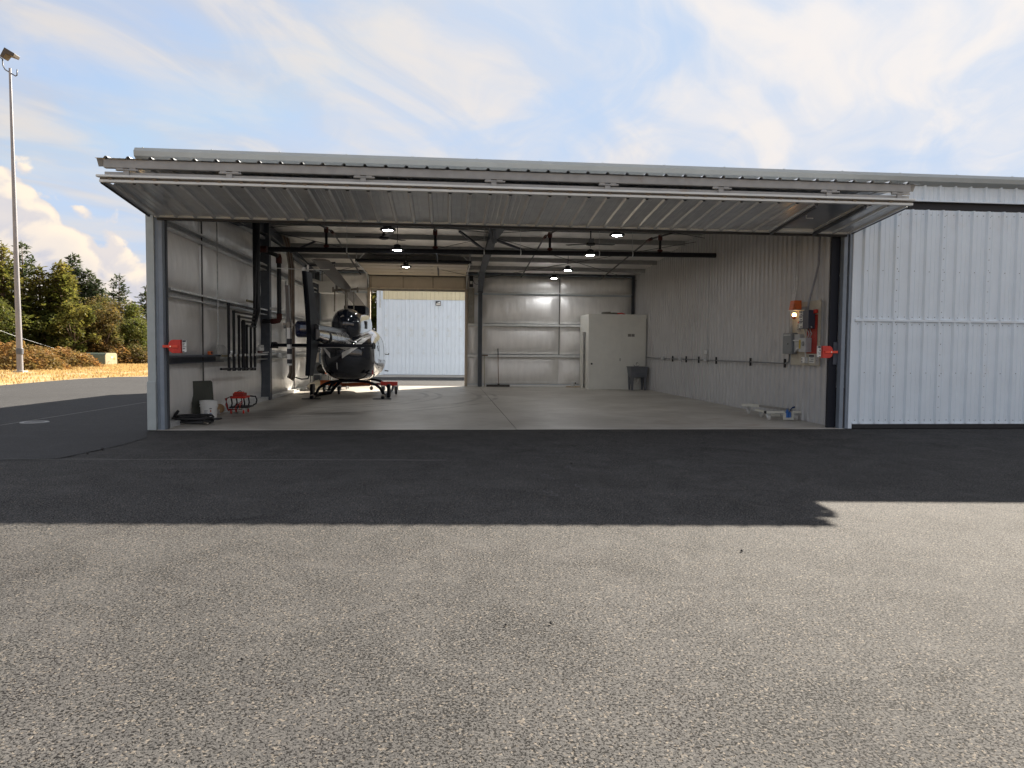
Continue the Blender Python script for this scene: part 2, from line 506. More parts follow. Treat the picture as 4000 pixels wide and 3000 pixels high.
# ------------------------------------------------------------------ key dimensions
YF, YB, XL, XR = 12.53, 27.32, -4.854, 7.374
def zr(y): return 4.98 - 0.0785 * abs(y - 19.95)

# ------------------------------------------------------------------ ground
def gz(x, y):
    """apron cross fall, shaped so the door canopy shadow edge runs level"""
    f = max(0.0, min(1.0, (12.3 - y) / 6.0))
    return 0.0135 * max(-3.0, min(12.0, 3.0 - x)) * f * f * (3 - 2 * f)  # tilt added for the canopy shadow edge, fading out towards the building
def clip(poly, axis, v, keep):
    out = []
    n = len(poly)
    for i in range(n):
        p, q = poly[i], poly[(i + 1) % n]
        a, b = (p[axis] - v) * keep, (q[axis] - v) * keep
        if a >= 0: out.append(p)
        if (a > 0 > b) or (a < 0 < b):
            t = a / (a - b)
            out.append((p[0] + (q[0] - p[0]) * t, p[1] + (q[1] - p[1]) * t))
    return out
def sheet(name, poly, z, m, cut=False):
    b = MB()
    if not cut:
        b.add([(p[0], p[1], z) for p in poly], [tuple(range(len(poly)))])
    else:
        ycuts = [-60] + [4.0 + k * .6 for k in range(15)] + [60]
        xcuts = [-40, -9.0, 3.0, 6.0, 70]
        for i in range(len(ycuts) - 1):
            for j in range(len(xcuts) - 1):
                c = clip(clip(poly, 1, ycuts[i], 1), 1, ycuts[i + 1], -1)
                c = clip(clip(c, 0, xcuts[j], 1), 0, xcuts[j + 1], -1) if len(c) > 2 else []
                if len(c) > 2:
                    b.add([(p[0], p[1], z + gz(p[0], p[1])) for p in c], [tuple(range(len(c)))])
    o = b.build(name, m)
    if o.data.polygons[0].normal.z < 0: o.data.flip_normals()
    return tag(o, kind='structure')
sheet('ground', [(-700, -500), (700, -500), (700, 900), (-700, 900)], -0.06, GRASSG)
edge_pts = [(-14.0, -60), (-15.4, 10), (-15.9, 22), (-16.05, 27), (-16.2, 30), (-16.15, 32.5), (-15.66, 34.9), (-14.4, 35.5), (-10, 36.0), (-4, 36.3)]
sheet('asphalt_apron', edge_pts + [(60, 36.3), (60, -60)], -0.006, ASPH, True)
far_lane = [(-15.38, 9.0), (-15.9, 22), (-16.04, 26.9), (-16.18, 30), (-16.13, 32.5), (-15.64, 34.85), (-14.4, 35.45), (-10, 35.9), (-5.12, 36.1), (-5.12, 12.6), (-4.66, 11.4), (-4.62, 10.3), (-4.7, 8.95), (-5.3, 8.8), (-9, 8.9)]
sheet('fine_asphalt_lane', far_lane, -0.002, ASPH2, True)
sheet('rear_apron', [(-5.12, 27.7), (12, 27.7), (12, 36.2), (-5.12, 36.1)], -0.002, ASPH2)
sheet('concrete_strip', [(-4.0, 36.3), (40, 36.3), (40, 39.5), (-4.0, 39.5)], -0.002, CONC)
seam = MB()
for k in range(40):
    xa = -12 + k * 0.3
    ya = 8.84 + 0.03 * mnoise.noise(Vector((xa * 2, 0, 0)))
    yb = 8.84 + 0.03 * mnoise.noise(Vector((xa * 2 + .6, 0, 0)))
    seam.add([(xa, ya - .008, .004 + gz(xa, ya)), (xa + .3, yb - .008, .004 + gz(xa + .3, yb)), (xa + .3, yb + .010, .004 + gz(xa + .3, yb)), (xa, ya + .010, .004 + gz(xa, ya))], [(0, 1, 2, 3)])
for k in range(30):
    a0, a1 = k / 30, (k + 1) / 30
    p = lambda t: (-7.95 + .24 * t, 13.28 + 5.7 * t)
    (xa, ya), (xb, yb) = p(a0), p(a1)
    seam.add([(xa - .02, ya, .002), (xa + .02, ya, .002), (xb + .02, yb, .002), (xb - .02, yb, .002)], [(0, 1, 2, 3)])
tag(seam.build('pavement_seam', mat('seam_grey', (0.17, 0.165, 0.155), 0.85, 0, 0.2, 3, world=True)), kind='structure')

fpm = MB()
for (fx_, fy_, an) in ((1.76, 11.8, 8), (1.50, 11.1, 10), (1.70, 10.55, 5), (1.28, 10.23, 12), (1.58, 9.55, 6), (1.22, 8.95, 10), (1.50, 8.25, 4), (1.12, 7.65, 14), (1.38, 7.05, 5), (1.02, 6.75, 12)):
    for (cx_, cy_, ra, rb_) in ((0, .09, .045, .075), (0, -.09, .036, .05)):
        for k in range(14):
            if random.random() < .35: continue
            a0, a1 = 2 * pi * k / 14, 2 * pi * (k + .8) / 14
            q = []
            for (aa, sc_) in ((a0, 1), (a1, 1), (a1, .72), (a0, .72)):
                lx, ly = cx_ + ra * sc_ * cos(aa), cy_ + rb_ * sc_ * sin(aa)
                ca, sa = cos(R(an)), sin(R(an))
                q.append((fx_ + lx * ca - ly * sa, fy_ + lx * sa + ly * ca, .0 + gz(fx_, fy_)))
            fpm.add(q, [(0, 1, 2, 3)])
tag(fpm.build('dusty_footprints', mat('dust_grey', (0.085, 0.086, 0.09), 0.9, 0, 0.4, 60, world=True)), kind='structure')
# concrete floor: two slabs with an open control joint between them
fl = MB().box(-5.06, 7.44, YF - 0.01, YB + 0.23, -0.25, -0.004).build('hangar_floor', mat('joint_dark', (0.05, 0.045, 0.04), 0.9))
tag(fl, kind='structure')
for x0, x1 in ((-5.055, 1.243), (1.257, 7.435)):
    MB().box(x0, x1, YF - 0.03, YB + 0.2, -0.24, 0.004).build('concrete_slab', FLOOR, fl)

# ------------------------------------------------------------------ ribbed sheet
def rib_profile(nr, pitch, h=0.046, wb=0.080, wt=0.030, minor=0.007):
    pts = []
    for k in range(nr):
        c = (k + .5) * pitch
        pts += [(c - wb / 2, 0), (c - wt / 2, h), (c + wt / 2, h), (c + wb / 2, 0)]
        if minor:
            for mo in (pitch * 0.36, pitch * 0.64):
                q = c + mo
                if q < nr * pitch - 0.02:
                    pts += [(q - .012, 0), (q - .006, minor), (q + .006, minor), (q + .012, 0)]
    pts = sorted(pts, key=lambda p: p[0])
    return [(0, 0)] + pts + [(nr * pitch, 0)]
def ribsheet(prof, fn):
    """fn(u, d, t) -> point, t = 0/1 end of the sheet"""
    b = MB()
    n = len(prof)
    b.add([fn(u, d, 0) for u, d in prof] + [fn(u, d, 1) for u, d in prof], [(i, i + 1, i + 1 + n, i + n) for i in range(n - 1)])
    return b
P12 = rib_profile(3, 0.3048)
PD = rib_profile(3, 0.3048, h=0.030, wb=0.076, wt=0.034, minor=0.004)
PU = rib_profile(3, 0.3048, h=0.030, wb=0.070, wt=0.024, minor=0.003)

# ------------------------------------------------------------------ hangar building
hangar = thing('hangar', 'long pale metal hangar row with one bay standing open under its raised door', 'hangar', (1.2, YF, 0))

# --- front gutter and band
g = MB().prism([(YF - .02, 4.545), (YF - .14, 4.60), (YF - .15, 4.68), (YF - .10, 4.745), (YF + .15, 4.76), (YF + .15, 4.55)], 'x', -5.2, 40.0)
gut = g.build('gutter', GUTTER, hangar)
mb = MB()
for k in range(40):
    mb.box(-5.1 + k * 1.12, -5.08 + k * 1.12, YF - .06, YF - .03, 4.751, 4.766)
mb.build('gutter_straps', GUTTER, gut)['kind'] = 'stuff'
MB().box(-5.08, 7.5, YF - .01, YF + .02, 4.16, 4.56).build('header_band', WHITE, hangar)
MB().box(-4.9, 7.4, YF + .03, YF + .22, 3.78, 4.42).build('header_beam', STEEL, hangar)
# white band of sheeting above the neighbouring door
shp = ribsheet(P12, lambda u, d, t: (u, -d, 4.27 + t * 0.30))
first = None
for k in range(14):
    x = 7.50 + k * .9144
    if first is None:
        bb = MB()
        bb.v = [(v[0] + x, v[1] + YF, v[2]) for v in shp.v]
        bb.f = shp.f
        first = bb.build('band_sheet', WHITE, hangar)
    else:
        inst(first, hangar, (k * .9144, 0, 0))
MB().box(7.5, 20.3, YF - .045, YF + .01, 4.255, 4.275).build('drip_trim', WHITE, hangar)
MB().box(7.46, 40, YF + .05, YF + .08, 4.02, 4.30).build('dark_header', mat('dark_header_paint', (0.018, 0.018, 0.024), 0.6), hangar)

# --- closed neighbouring door
nb = MB().box(7.6, 20.2, YF + .06, YF + .12, 0.02, 4.1).build('bifold_door', STEEL, hangar)
def leaf(z0, z1):
    s0 = ribsheet(P12, lambda u, d, t: (7.58 + u, YF - d, z0 + t * (z1 - z0)))
    f0 = s0.build('door_sheet', WHITE, nb)
    for k in range(1, 14):
        inst(f0, nb, (k * .9144, 0, 0))
leaf(0.10, 2.012)
leaf(2.058, 4.105)
MB().box(7.58, 20.3, YF - .04, YF + .03, 2.012, 2.058).build('mid_rail', WHITE, nb, bevel=.004)
MB().box(7.60, 20.3, YF - .018, YF + .03, 0.085, 0.112).build('bottom_rail', WHITE, nb)
MB().box(7.60, 20.3, YF + .005, YF + .03, 0.006, 0.085).build('rubber_seal', RUBBER, nb)
sb = MB()
for zz in (0.155, 2.10, 2.96, 4.02, 1.05, 1.96):
    for k in range(40):
        x = 7.58 + k * .3048
        for q in (.07, .235):
            if zz in (2.96, 1.05) and q < .1: continue
            sb.lathe([(.009, 0), (.007, -.006)], (x + q + random.uniform(-.008, .008), YF - .001, zz + random.uniform(-.006, .006)), 'y', 6)
for k in range(14):
    x = 7.58 + k * .9144 + .9144 - .10
    for j in range(19):
        sb.lathe([(.009, 0), (.007, -.006)], (x + random.uniform(-.004, .004), YF - .002, .4 + j * .2), 'y', 6)
so = sb.build('screw_heads', mat('screw_grey', (0.22, 0.22, 0.22), 0.5, 0.4), nb)
so['kind'] = 'stuff'
MB().box(7.505, 7.578, YF - .03, YF + .06, 0.0, 4.25).build('corner_trim', WHITE, hangar, bevel=.004)
# rest of the row further along
MB().box(20.3, 40, YF, YF + .05, 0, 4.56).build('row_wall', WHITE, hangar)

# --- jambs of the open bay
jl = MB().box(-5.08, -4.95, YF - .025, YF + .02, 0.0, 4.55).build('corner_trim', mat('jamb_light', (0.42, 0.46, 0.455), 0.45, 0, .05), hangar, bevel=.004)
MB().box(-5.09, -4.948, YF - .05, YF - .026, 0.0, 0.83).build('kick_trim', MATS['jamb_light'], hangar, bevel=.004)
MB().box(-4.945, -4.90, YF + .01, YF + .04, 0.0, 4.2).build('jamb_strip', JAMB, hangar)
MB().box(-4.888, -4.815, YF - .02, YF + .10, 0.0, 4.2).build('jamb_post', JAMB, hangar, bevel=.004)
JDARK = mat('jamb_dark', (0.065, 0.072, 0.085), 0.55, 0, .1, 6)
jp = MB().box(-4.862, -4.797, YF + .105, YF + .17, 0.0, 4.2).build('jamb_post', JDARK, hangar, bevel=.004)
MB().box(-4.86, -4.80, YF + .085, YF + .103, 1.18, 1.62).build('bracket_plate', STEEL, jp)
MB().box(7.452, 7.502, YF - .01, YF + .05, 0.0, 4.2).build('jamb_strip', JAMB, hangar)
MB().box(7.33, 7.405, YF - .02, YF + .10, 0.0, 4.2).build('jamb_post', JAMB, hangar, bevel=.004)
MB().box(7.408, 7.45, YF + .03, YF + .08, 0.0, .75).build('kick_trim', mat('dark_brown_trim', (0.09, 0.07, 0.06), .6), hangar)
jr = MB().box(7.165, 7.325, YF + .105, YF + .17, 0.0, 4.25).build('jamb_post', mat('jamb_navy', (0.012, 0.014, 0.022), 0.6, 0, .1, spec=.3), hangar, bevel=.004)
MB().box(7.24, 7.33, YF + .085, YF + .103, 1.20, 1.62).build('bracket_plate', STEEL, jr)

# --- outer shell
lw = MB().box(-5.10, -5.06, YF + .03, YB + .25, 0.0, 4.50).build('left_wall', WHITE, hangar)
MB().prism([(YF + .03, 4.50), (YB + .25, 4.50), (19.95, 5.16)], 'x', -5.10, -5.06).build('gable_sheet', WHITE, lw)
rw = MB().prism([(YF + .5, 0), (YB + .25, 0), (YB + .25, 4.45), (19.95, 5.1), (YF + .5, 4.45)], 'x', 7.43, 7.50).build('right_wall', WHITE, hangar)
roof = MB()
for (ya, za, yb, zb) in ((YF - .03, 4.60, 19.95, 5.14), (YB + .4, 4.60, 19.95, 5.14)):
    P = rib_profile(148, 0.3048, h=0.03)
    roof.v, roof.f = roof.v, roof.f
    n0 = ribsheet(P, lambda u, d, t: (-5.12 + u, ya + (yb - ya) * t, za + (zb - za) * t + d))
    roof.add(n0.v, n0.f)
roof = roof.build('roof', GUTTER, hangar)
# back wall skin with the opening for the sectional door
DX0, DX1, DZ = -2.92, 0.69, 3.70
bw = MB()
bw.box(-5.06, DX0 - .1, YB + .21, YB + .25, 0, 4.6)
bw.box(DX1 + .08, 40, YB + .21, YB + .25, 0, 4.6)
bw.box(DX0 - .1, DX1 + .08, YB + .21, YB + .25, DZ, 4.6)
bw = bw.build('back_wall', WHITE, hangar)

# --- right wall liner sheets
PITCH = 0.2188
pl5 = rib_profile(5, PITCH, 0.032, 0.066, 0.030, 0)
y0 = 12.90 - PITCH / 2
for k in range(14):
    ys = y0 + k * 5 * PITCH
    prof = [(u, d) for u, d in pl5 if ys + u < YB + .05]
    if len(prof) < 3: continue
    ribsheet(prof, lambda u, d, t: (XR + .03 - d - (0.001 if k % 2 else 0), ys + u, 0.006 if t == 0 else zr(ys + u) - .0)).build('liner_sheet', LINER, rw)
MB().box(7.30, 7.40, 12.86, 12.90, 0.004, 4.4).build('liner_edge_trim', LINER, rw)

# --- insulation blankets between the girts
def fold(u, v, s):
    return mnoise.noise(Vector((u * 5.0 + s * 3.1 + v * .8, v * 1.0, s))) * .75 + mnoise.noise(Vector((u * 17 + v * 4, v * 2.2, s + 5))) * .45
def blanket(parent, mp, u0, u1, v0, v1, bul, seed, m=None):
    nu = max(6, int((u1 - u0) / .075))
    nv = max(8, int((v1 - v0) / .075))
    def fn(a, b):
        u = u0 + (u1 - u0) * a
        v = v0 + (v1 - v0) * b
        e = min(a * (u1 - u0), (1 - a) * (u1 - u0), .45) / .45
        pf = (max(0.0, sin(pi * b)) ** 0.6) * (0.12 + 0.88 * sin(e * pi / 2))
        pf *= 1.0 + 0.25 * (0.5 - b)
        return mp(u, v, bul * pf + .026 * fold(u, v, seed) * pf)
    b = MB().grid(fn, nu, nv)
    return b.build('insulation_blanket', m or VINYL, parent, smooth=True)
GZ = [0.06, 1.22, 2.42, 3.62]
lmap = lambda u, v, d: (-5.05 + d, u, v)
bays_l = [(12.6, 14.96), (14.97, 19.68), (19.93, 23.6), (23.62, 27.1)]
sd = 0
for (a, b_) in bays_l:
    for i in range(4):
        z0 = GZ[i] + (.06 if i else .03)
        z1 = (GZ[i + 1] - .05) if i < 3 else 4.36
        sd += 1
        blanket(lw, lmap, a, b_, z0, z1, .105, sd)
def roofgap():
    pts = [(12.6, 4.36), (27.4, 4.36), (27.4, zr(27.4)), (19.95, zr(19.95)), (12.6, zr(12.6))]
    MB().prism(pts, 'x', -5.055, -5.04).build('gable_insulation', VINYL, lw)
roofgap()
# girts: light top flange, face, bottom lip
def zee_y(parent, z, ya, yb, name='girt', m=None):
    p = [(-5.05, z - .10), (-4.86, z - .10), (-4.86, z - .085), (-5.03, z - .085), (-5.03, z + .035), (-4.86, z + .035), (-4.86, z + .012), (-4.848, z + .012), (-4.848, z + .05), (-5.05, z + .05)]
    return MB().prism([(q[0], q[1]) for q in p], 'y', ya, yb).build(name, m or GALV, parent)
for z in GZ[1:]:
    for a, b_ in (((12.95, 19.68), (19.93, 27.1)) if z > 2 else ((12.75, 15.9), (15.91, 19.68), (19.93, 27.1))):
        zee_y(lw, z, a, b_, m=STEEL if (z < 2 and a < 13) else GALV)
MB().box(-5.05, -4.9, 12.95, 27.1, 4.36, 4.42).build('eave_girt', GALV, lw)
ba = MB()
ba.box(-4.99, -4.85, YF + .12, YB, 0.004, .018)
ba.box(-4.862, -4.85, YF + .12, YB, 0.018, .092)
ba.box(-5.04, -4.862, YF + .12, YB, .08, .092)
ba.build('base_angle', GALV, lw)
for yy in (14.965, 23.61):
    MB().box(-4.995, -4.975, yy - .02, yy + .02, .1, 4.4).build('seam_batten', mat('dark_seam', (0.09, 0.085, 0.085), .5, .3), lw)
# columns and rafters of the steel frames
def ibeam_v(x, y, z0, z1, bf, d, ax, name='column'):
    b = MB()
    if ax == 'x':   # web across x
        b.box(x - d / 2, x - d / 2 + .012, y - bf / 2, y + bf / 2, z0, z1)
        b.box(x + d / 2 - .012, x + d / 2, y - bf / 2, y + bf / 2, z0, z1)
        b.box(x - d / 2, x + d / 2, y - .006, y + .006, z0, z1)
    else:
        b.box(x - bf / 2, x + bf / 2, y - d / 2, y - d / 2 + .012, z0, z1)
        b.box(x - bf / 2, x + bf / 2, y + d / 2 - .012, y + d / 2, z0, z1)
        b.box(x - .006, x + .006, y - d / 2, y + d / 2, z0, z1)
    return b.build(name, STEEL, hangar)
MB().box(-5.05, -4.80, 19.69, 19.71, 0.0, 4.9).box(-4.815, -4.80, 19.711, 19.90, 0.0, 4.9).build('column', STEEL, hangar)
ibeam_v(1.275, 27.19, 0.0, 4.1, .15, .18, 'y')
ibeam_v(-4.90, 27.17, 0.0, 4.3, .20, .22, 'y')
ibeam_v(7.30, 27.28, 0.0, 4.42, .10, .08, 'y')
def rafter(x, kneed):
    b = MB()
    bot = [(27.25, 3.62), (25.6, 4.26), (20.0, 4.52), (13.2, 4.08), (12.8, 4.0)]
    top = [(y, zr(y) - .16) for y, _ in bot]
    for i in range(len(bot) - 1):
        (ya, za), (yb, zb) = bot[i], bot[i + 1]
        b.add([(x - .006, ya, za), (x + .006, ya, za), (x + .006, yb, zb), (x - .006, yb, zb), (x - .006, ya, top[i][1]), (x + .006, ya, top[i][1]), (x + .006, yb, top[i + 1][1]), (x - .006, yb, top[i + 1][1])],
              [(0, 1, 2, 3), (4, 5, 6, 7), (0, 3, 7, 4), (1, 2, 6, 5)])
        b.bar((x, ya, za), (x, yb, zb), .21, .016)
        b.bar((x, ya, top[i][1]), (x, yb, top[i + 1][1]), .17, .014)
    return b.build('rafter', STEEL, hangar)
rafter(1.275, 1)
rafter(-4.93, 1)
# purlins and roof blankets
PY = [12.7, 14.0, 15.45, 16.9, 18.4, 19.75, 20.15, 21.5, 23.0, 24.5, 26.0, 27.25]
PURL = mat('purlin_grey', (0.36, 0.36, 0.355), .42, .15, .1, 8)
for y in PY[1:-1]:
    z = zr(y)
    p = [(y - .035, z - .14), (y + .035, z - .14), (y + .035, z - .128), (y - .023, z - .128), (y - .023, z - .012), (y + .05, z - .012), (y + .05, z), (y - .035, z)]
    MB().prism(p, 'x', -5.0, 7.42).build('purlin', PURL, roof)
for i in range(len(PY) - 1):
    ya, yb = PY[i] + .03, PY[i + 1] - .03
    if yb - ya < .3: continue
    for (xa, xb) in ((-5.04, 1.27), (1.28, 7.41)):
        nu, nv = 60, 10
        sd += 1
        def fn(a, b, ya=ya, yb=yb, xa=xa, xb=xb, s=sd):
            u = xa + (xb - xa) * a
            y = ya + (yb - ya) * b
            pf = max(0, sin(pi * b)) ** .6
            return (u, y, zr(y) + .01 - .075 * pf - .018 * fold(u, y * 3, s) * pf)
        MB().grid(fn, nu, nv).build('insulation_blanket', VINYLR, roof, smooth=True)
# bracing rods in the roof
rb = MB()
for (x0, x1) in ((-4.8, 1.2), (1.35, 7.3)):
    for (ya, yb) in ((13.2, 19.6), (20.3, 26.8)):
        rb.tube([(x0, ya, zr(ya) - .3), (x1, yb, zr(yb) - .3)], .008, 5)
        rb.tube([(x1, ya, zr(ya) - .3), (x0, yb, zr(yb) - .3)], .008, 5)
rb.build('bracing_rods', BLACKP, roof)
# diagonal struts by the rafter
for p0, p1 in (((1.0, 16.2, 4.75), (1.24, 18.2, 4.2)), ((.8, 16.2, 4.75), (1.20, 18.4, 4.2)), ((.35, 20.6, 4.85), (1.18, 21.6, 4.42)), ((2.3, 21.2, 4.42), (1.36, 19.6, 4.46)), ((-4.8, 22.0, 4.3), (-4.05, 22.3, 4.72)), ((-4.8, 24.5, 4.2), (-3.8, 24.6, 4.35))):
    MB().bar(p0, p1, .06, .06).build('flange_brace', STEEL, roof)

# --- back wall inside
bmap = lambda u, v, d: (u, YB + .15 - d, v)
def girt_x(z, xa, xb, dbl=True):
    b = MB()
    b.box(xa, xb, YB - .012, YB + .18, z + .022, z + .036)
    b.box(xa, xb, YB - .012, YB, z - .01, z + .036)
    if dbl:
        b.box(xa, xb, YB - .03, YB - .018, z - .06, z - .022)
        b.box(xa, xb, YB - .03, YB + .15, z - .022, z - .014)
    return b.build('girt', mat('bright_galv', (0.86, 0.87, 0.86), .4, .05, .05, 10), bw)
GB = [0.05, 1.22, 2.42, 3.63]
bays_b = [(-4.78, -3.05), (.80, 1.20), (1.36, 4.38), (4.385, 7.30)]
for (a, b_) in bays_b:
    for i in range(4):
        z0 = GB[i] + .05
        z1 = (GB[i + 1] - .07) if i < 3 else 4.32
        sd += 1
        blanket(bw, bmap, a, b_, z0, z1, .125, sd)
for z, dbl in ((1.22, True), (2.42, True), (3.63, False)):
    girt_x(z, 1.36, 7.28, dbl)
    girt_x(z, .80, 1.19, dbl)
    girt_x(z, -4.78, -3.02, dbl)
b = MB()
b.box(1.36, 7.28, YB - .01, YB + .1, .006, .075)
b.box(.80, 1.19, YB - .01, YB + .1, .006, .075)
b.box(-4.78, -3.02, YB - .01, YB + .1, .006, .075)
b.build('base_girt', MATS['bright_galv'], bw)
MB().box(1.38, 7.35, YB - .06, YB + .02, 4.34, 4.46).build('eave_strut', STEEL, bw)
MB().box(-4.8, 1.18, YB - .06, YB + .02, 4.36, 4.46).build('eave_strut', STEEL, bw)
MB().box(4.37, 4.395, YB - .012, YB + .03, 1.25, 4.34).build('seam_batten', MATS['dark_seam'], bw)
# door jambs of the back opening
for x0, x1 in ((DX0 - .10, DX0), (DX1, DX1 + .10)):
    MB().box(x0, x1, YB - .02, YB + .22, 0, 3.76).build('door_jamb', mat('jamb_cream', (0.42, 0.36, 0.29), .5, 0, .06), bw)
MB().box(DX0 - .1, DX1 + .1, YB + .12, YB + .20, 3.66, 4.3).build('lintel', mat('lintel_grey', (0.30, 0.28, 0.25), .5), bw)

# --- sectional overhead door, rolled up under the roof
sdoor = MB().box(DX0 - .02, DX1 + .02, YB + .03, YB + .075, 3.735, 4.205).build('overhead_door', TAN, hangar, bevel=.004)
for x in (DX0, -1.70, -.57, DX1 - .06):
    MB().box(x, x + .06, YB + .012, YB + .03, 3.745, 4.195).build('door_stile', mat('tan_stile', (0.40, 0.34, 0.26), .45), sdoor)
MB().box(DX0 - .02, DX1 + .02, YB + .0, YB + .03, 3.735, 3.775).build('bottom_rail', mat('tan_rail', (0.60, 0.52, 0.40), .45), sdoor)
ys = [27.18, 26.28, 25.38, 24.48, 23.9]
for i in range(4):
    ya, yb = ys[i] - .01, ys[i + 1] + .006
    z = 4.235 + .012 * i
    s = MB().box(DX0 - .02, DX1 + .02, yb, ya, z, z + .045).build('door_section', TAN, sdoor, bevel=.004)
    for x in (-1.67, -.54):
        MB().box(x - .05, x + .05, ya - .05, ya + .05, z - .012, z - .002).build('hinge', HUBM, s)
for x in (DX0 - .07, DX1 + .07):
    tr = MB()
    tr.tube([(x, YB + .03, 0.02), (x, YB + .03, 3.8), (x, YB - .02, 4.02), (x, YB - .12, 4.16), (x, YB - .35, 4.235), (x, 23.7, 4.30)], .022, 6)
    tr.build('door_track', GALV, sdoor, smooth=True)
    MB().bar((x, 23.8, 4.32), (x, 23.8, zr(23.8) - .05), .04, .04).build('track_hanger', GALV, sdoor)
    MB().bar((x + (.02 if x > 0 else -.02), 24.0, 4.34), (x + (-.35 if x > 0 else .35), 23.6, zr(23.6) - .05), .035, .02).build('track_hanger', GALV, sdoor)
MB().tube([(DX0 - .1, 23.75, 4.345), (DX1 + .12, 23.75, 4.345)], .055, 10).build('spring_shaft', BLACKP, sdoor)

# --- the open bifold door of this bay
bd = thing('open_bifold_door', 'wide ribbed bifold hangar door folded up into a canopy over the open bay', 'hangar door', (1.2, YF, 4.1))
A0, A1 = -4.99, 7.43
# upper leaf
ut = MB().box(-4.93, 7.38, 10.74, 10.82, 3.995, 4.118).build('upper_frame_tube', TUBE, bd, bevel=.006)
MB().prism([(10.74, 4.118), (10.80, 4.118), (10.80, 4.02)], 'x', -5.02, -4.93).build('frame_end', TUBE, ut)
MB().prism([(10.74, 4.118), (10.80, 4.118), (10.80, 4.02)], 'x', 7.38, 7.46).build('frame_end', TUBE, ut)
us = ribsheet(PU, lambda u, d, t: (-5.03 + u, 10.70 + t * 1.80, 4.122 + t * .10 + d))
f0 = us.build('upper_sheet', DOORSH, bd)
for k in range(1, 14):
    if k < 13:
        inst(f0, bd, (k * .9144, 0, 0))
    else:
        p = [(u, d) for u, d in PU if u < .66] + [(.66, 0)]
        ribsheet(p, lambda u, d, t: (-5.03 + k * .9144 + u, 10.70 + t * 1.80, 4.122 + t * .10 + d)).build('upper_sheet', DOORSH, bd)
# lower leaf
lt = MB().box(-4.93, 7.38, 10.77, 10.85, 3.885, 3.945).build('lower_frame_tube', TUBE, bd, bevel=.006)
def zlow(y): return 3.80 - (y - 10.80) / (12.45 - 10.80) * .175
WD0, WD1 = 5.87, 6.68
ls = ribsheet(PD, lambda u, d, t: (-4.99 + u, 10.80 + t * 1.62, (zlow(10.80) if t == 0 else zlow(12.42)) - d))
f1 = ls.build('lower_sheet', DOORSH, bd)
for k in range(1, 14):
    x0 = -4.99 + k * .9144
    lo, hi = 0, .9144
    if x0 < WD0 < x0 + .9144: hi = WD0 - x0
    elif x0 < WD1 < x0 + .9144: lo = WD1 - x0
    elif WD0 <= x0 and x0 + .9144 <= WD1: continue
    hi = min(hi, A1 - x0)
    if hi - lo < .05: continue
    if lo == 0 and hi == .9144:
        inst(f1, bd, (k * .9144, 0, 0))
        continue
    p = [(lo, 0)] + [(u, d) for u, d in PD if lo + .001 < u < hi - .001] + [(hi, 0)]
    ribsheet(p, lambda u, d, t: (x0 + u, 10.80 + t * 1.62, (zlow(10.80) if t == 0 else zlow(12.42)) - d)).build('lower_sheet', DOORSH, bd)
# white trims along the folded edge
MB().prism([(10.70, 3.855), (10.70, 3.888), (10.77, 3.888), (10.77, 3.855)], 'x', -5.02, 7.44).build('edge_trim', TRIMW, bd, bevel=.004)
t2 = MB().prism([(10.735, 3.788), (10.735, 3.826), (10.80, 3.826), (10.80, 3.788)], 'x', A0, A1).build('edge_trim', TRIMW, bd, bevel=.004)
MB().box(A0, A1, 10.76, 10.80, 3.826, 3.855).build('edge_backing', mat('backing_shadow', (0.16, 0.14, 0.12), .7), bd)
cl = MB()
for k in range(40):
    x = -4.99 + .1524 + k * .3048
    if x > 7.4: break
    cl.prism([(x - .04, 3.852), (x + .04, 3.852), (x + .018, 3.822), (x - .018, 3.822)], 'y', 10.728, 10.75)
cl.build('rib_closures', mat('closure_brown', (0.22, 0.17, 0.12), .7), t2)
MB().prism([(12.40, 3.602), (12.40, 3.640), (12.50, 3.640), (12.50, 3.602)], 'x', -4.90, 7.385).build('hem_trim', TRIMW, bd, bevel=.003)
MB().box(-4.88, 7.36, 12.47, 12.53, 3.565, 3.602).build('bottom_seal', RUBBER, bd)
for x in (A0, A1):
    MB().bar((x, 10.80, zlow(10.8) + .01), (x, 12.45, zlow(12.45) + .01), .02, .06).build('end_trim', mat('dark_end_trim', (0.04, 0.04, 0.045), .5), bd)
for x in (-4.62, -3.18, -1.25, .70, 2.45, 4.25, 6.02, 7.20):
    hb = MB()
    hb.box(x - .13, x - .045, 10.745, 10.775, 3.955, 4.03)
    hb.box(x + .045, x + .13, 10.745, 10.775, 3.955, 4.03)
    hb.box(x - .04, x + .04, 10.745, 10.775, 3.90, 3.985)
    hb.tube([(x - .14, 10.75, 3.968), (x + .17, 10.75, 3.968)], .014, 8)
    hb.build('hinge', TUBE, bd)
# inside frame between the two leaves
MB().box(-4.9, 7.35, 11.4, 11.46, 3.88, 4.05).build('inner_girt', mat('dark_inner', (0.05, 0.05, 0.055), .6), bd)
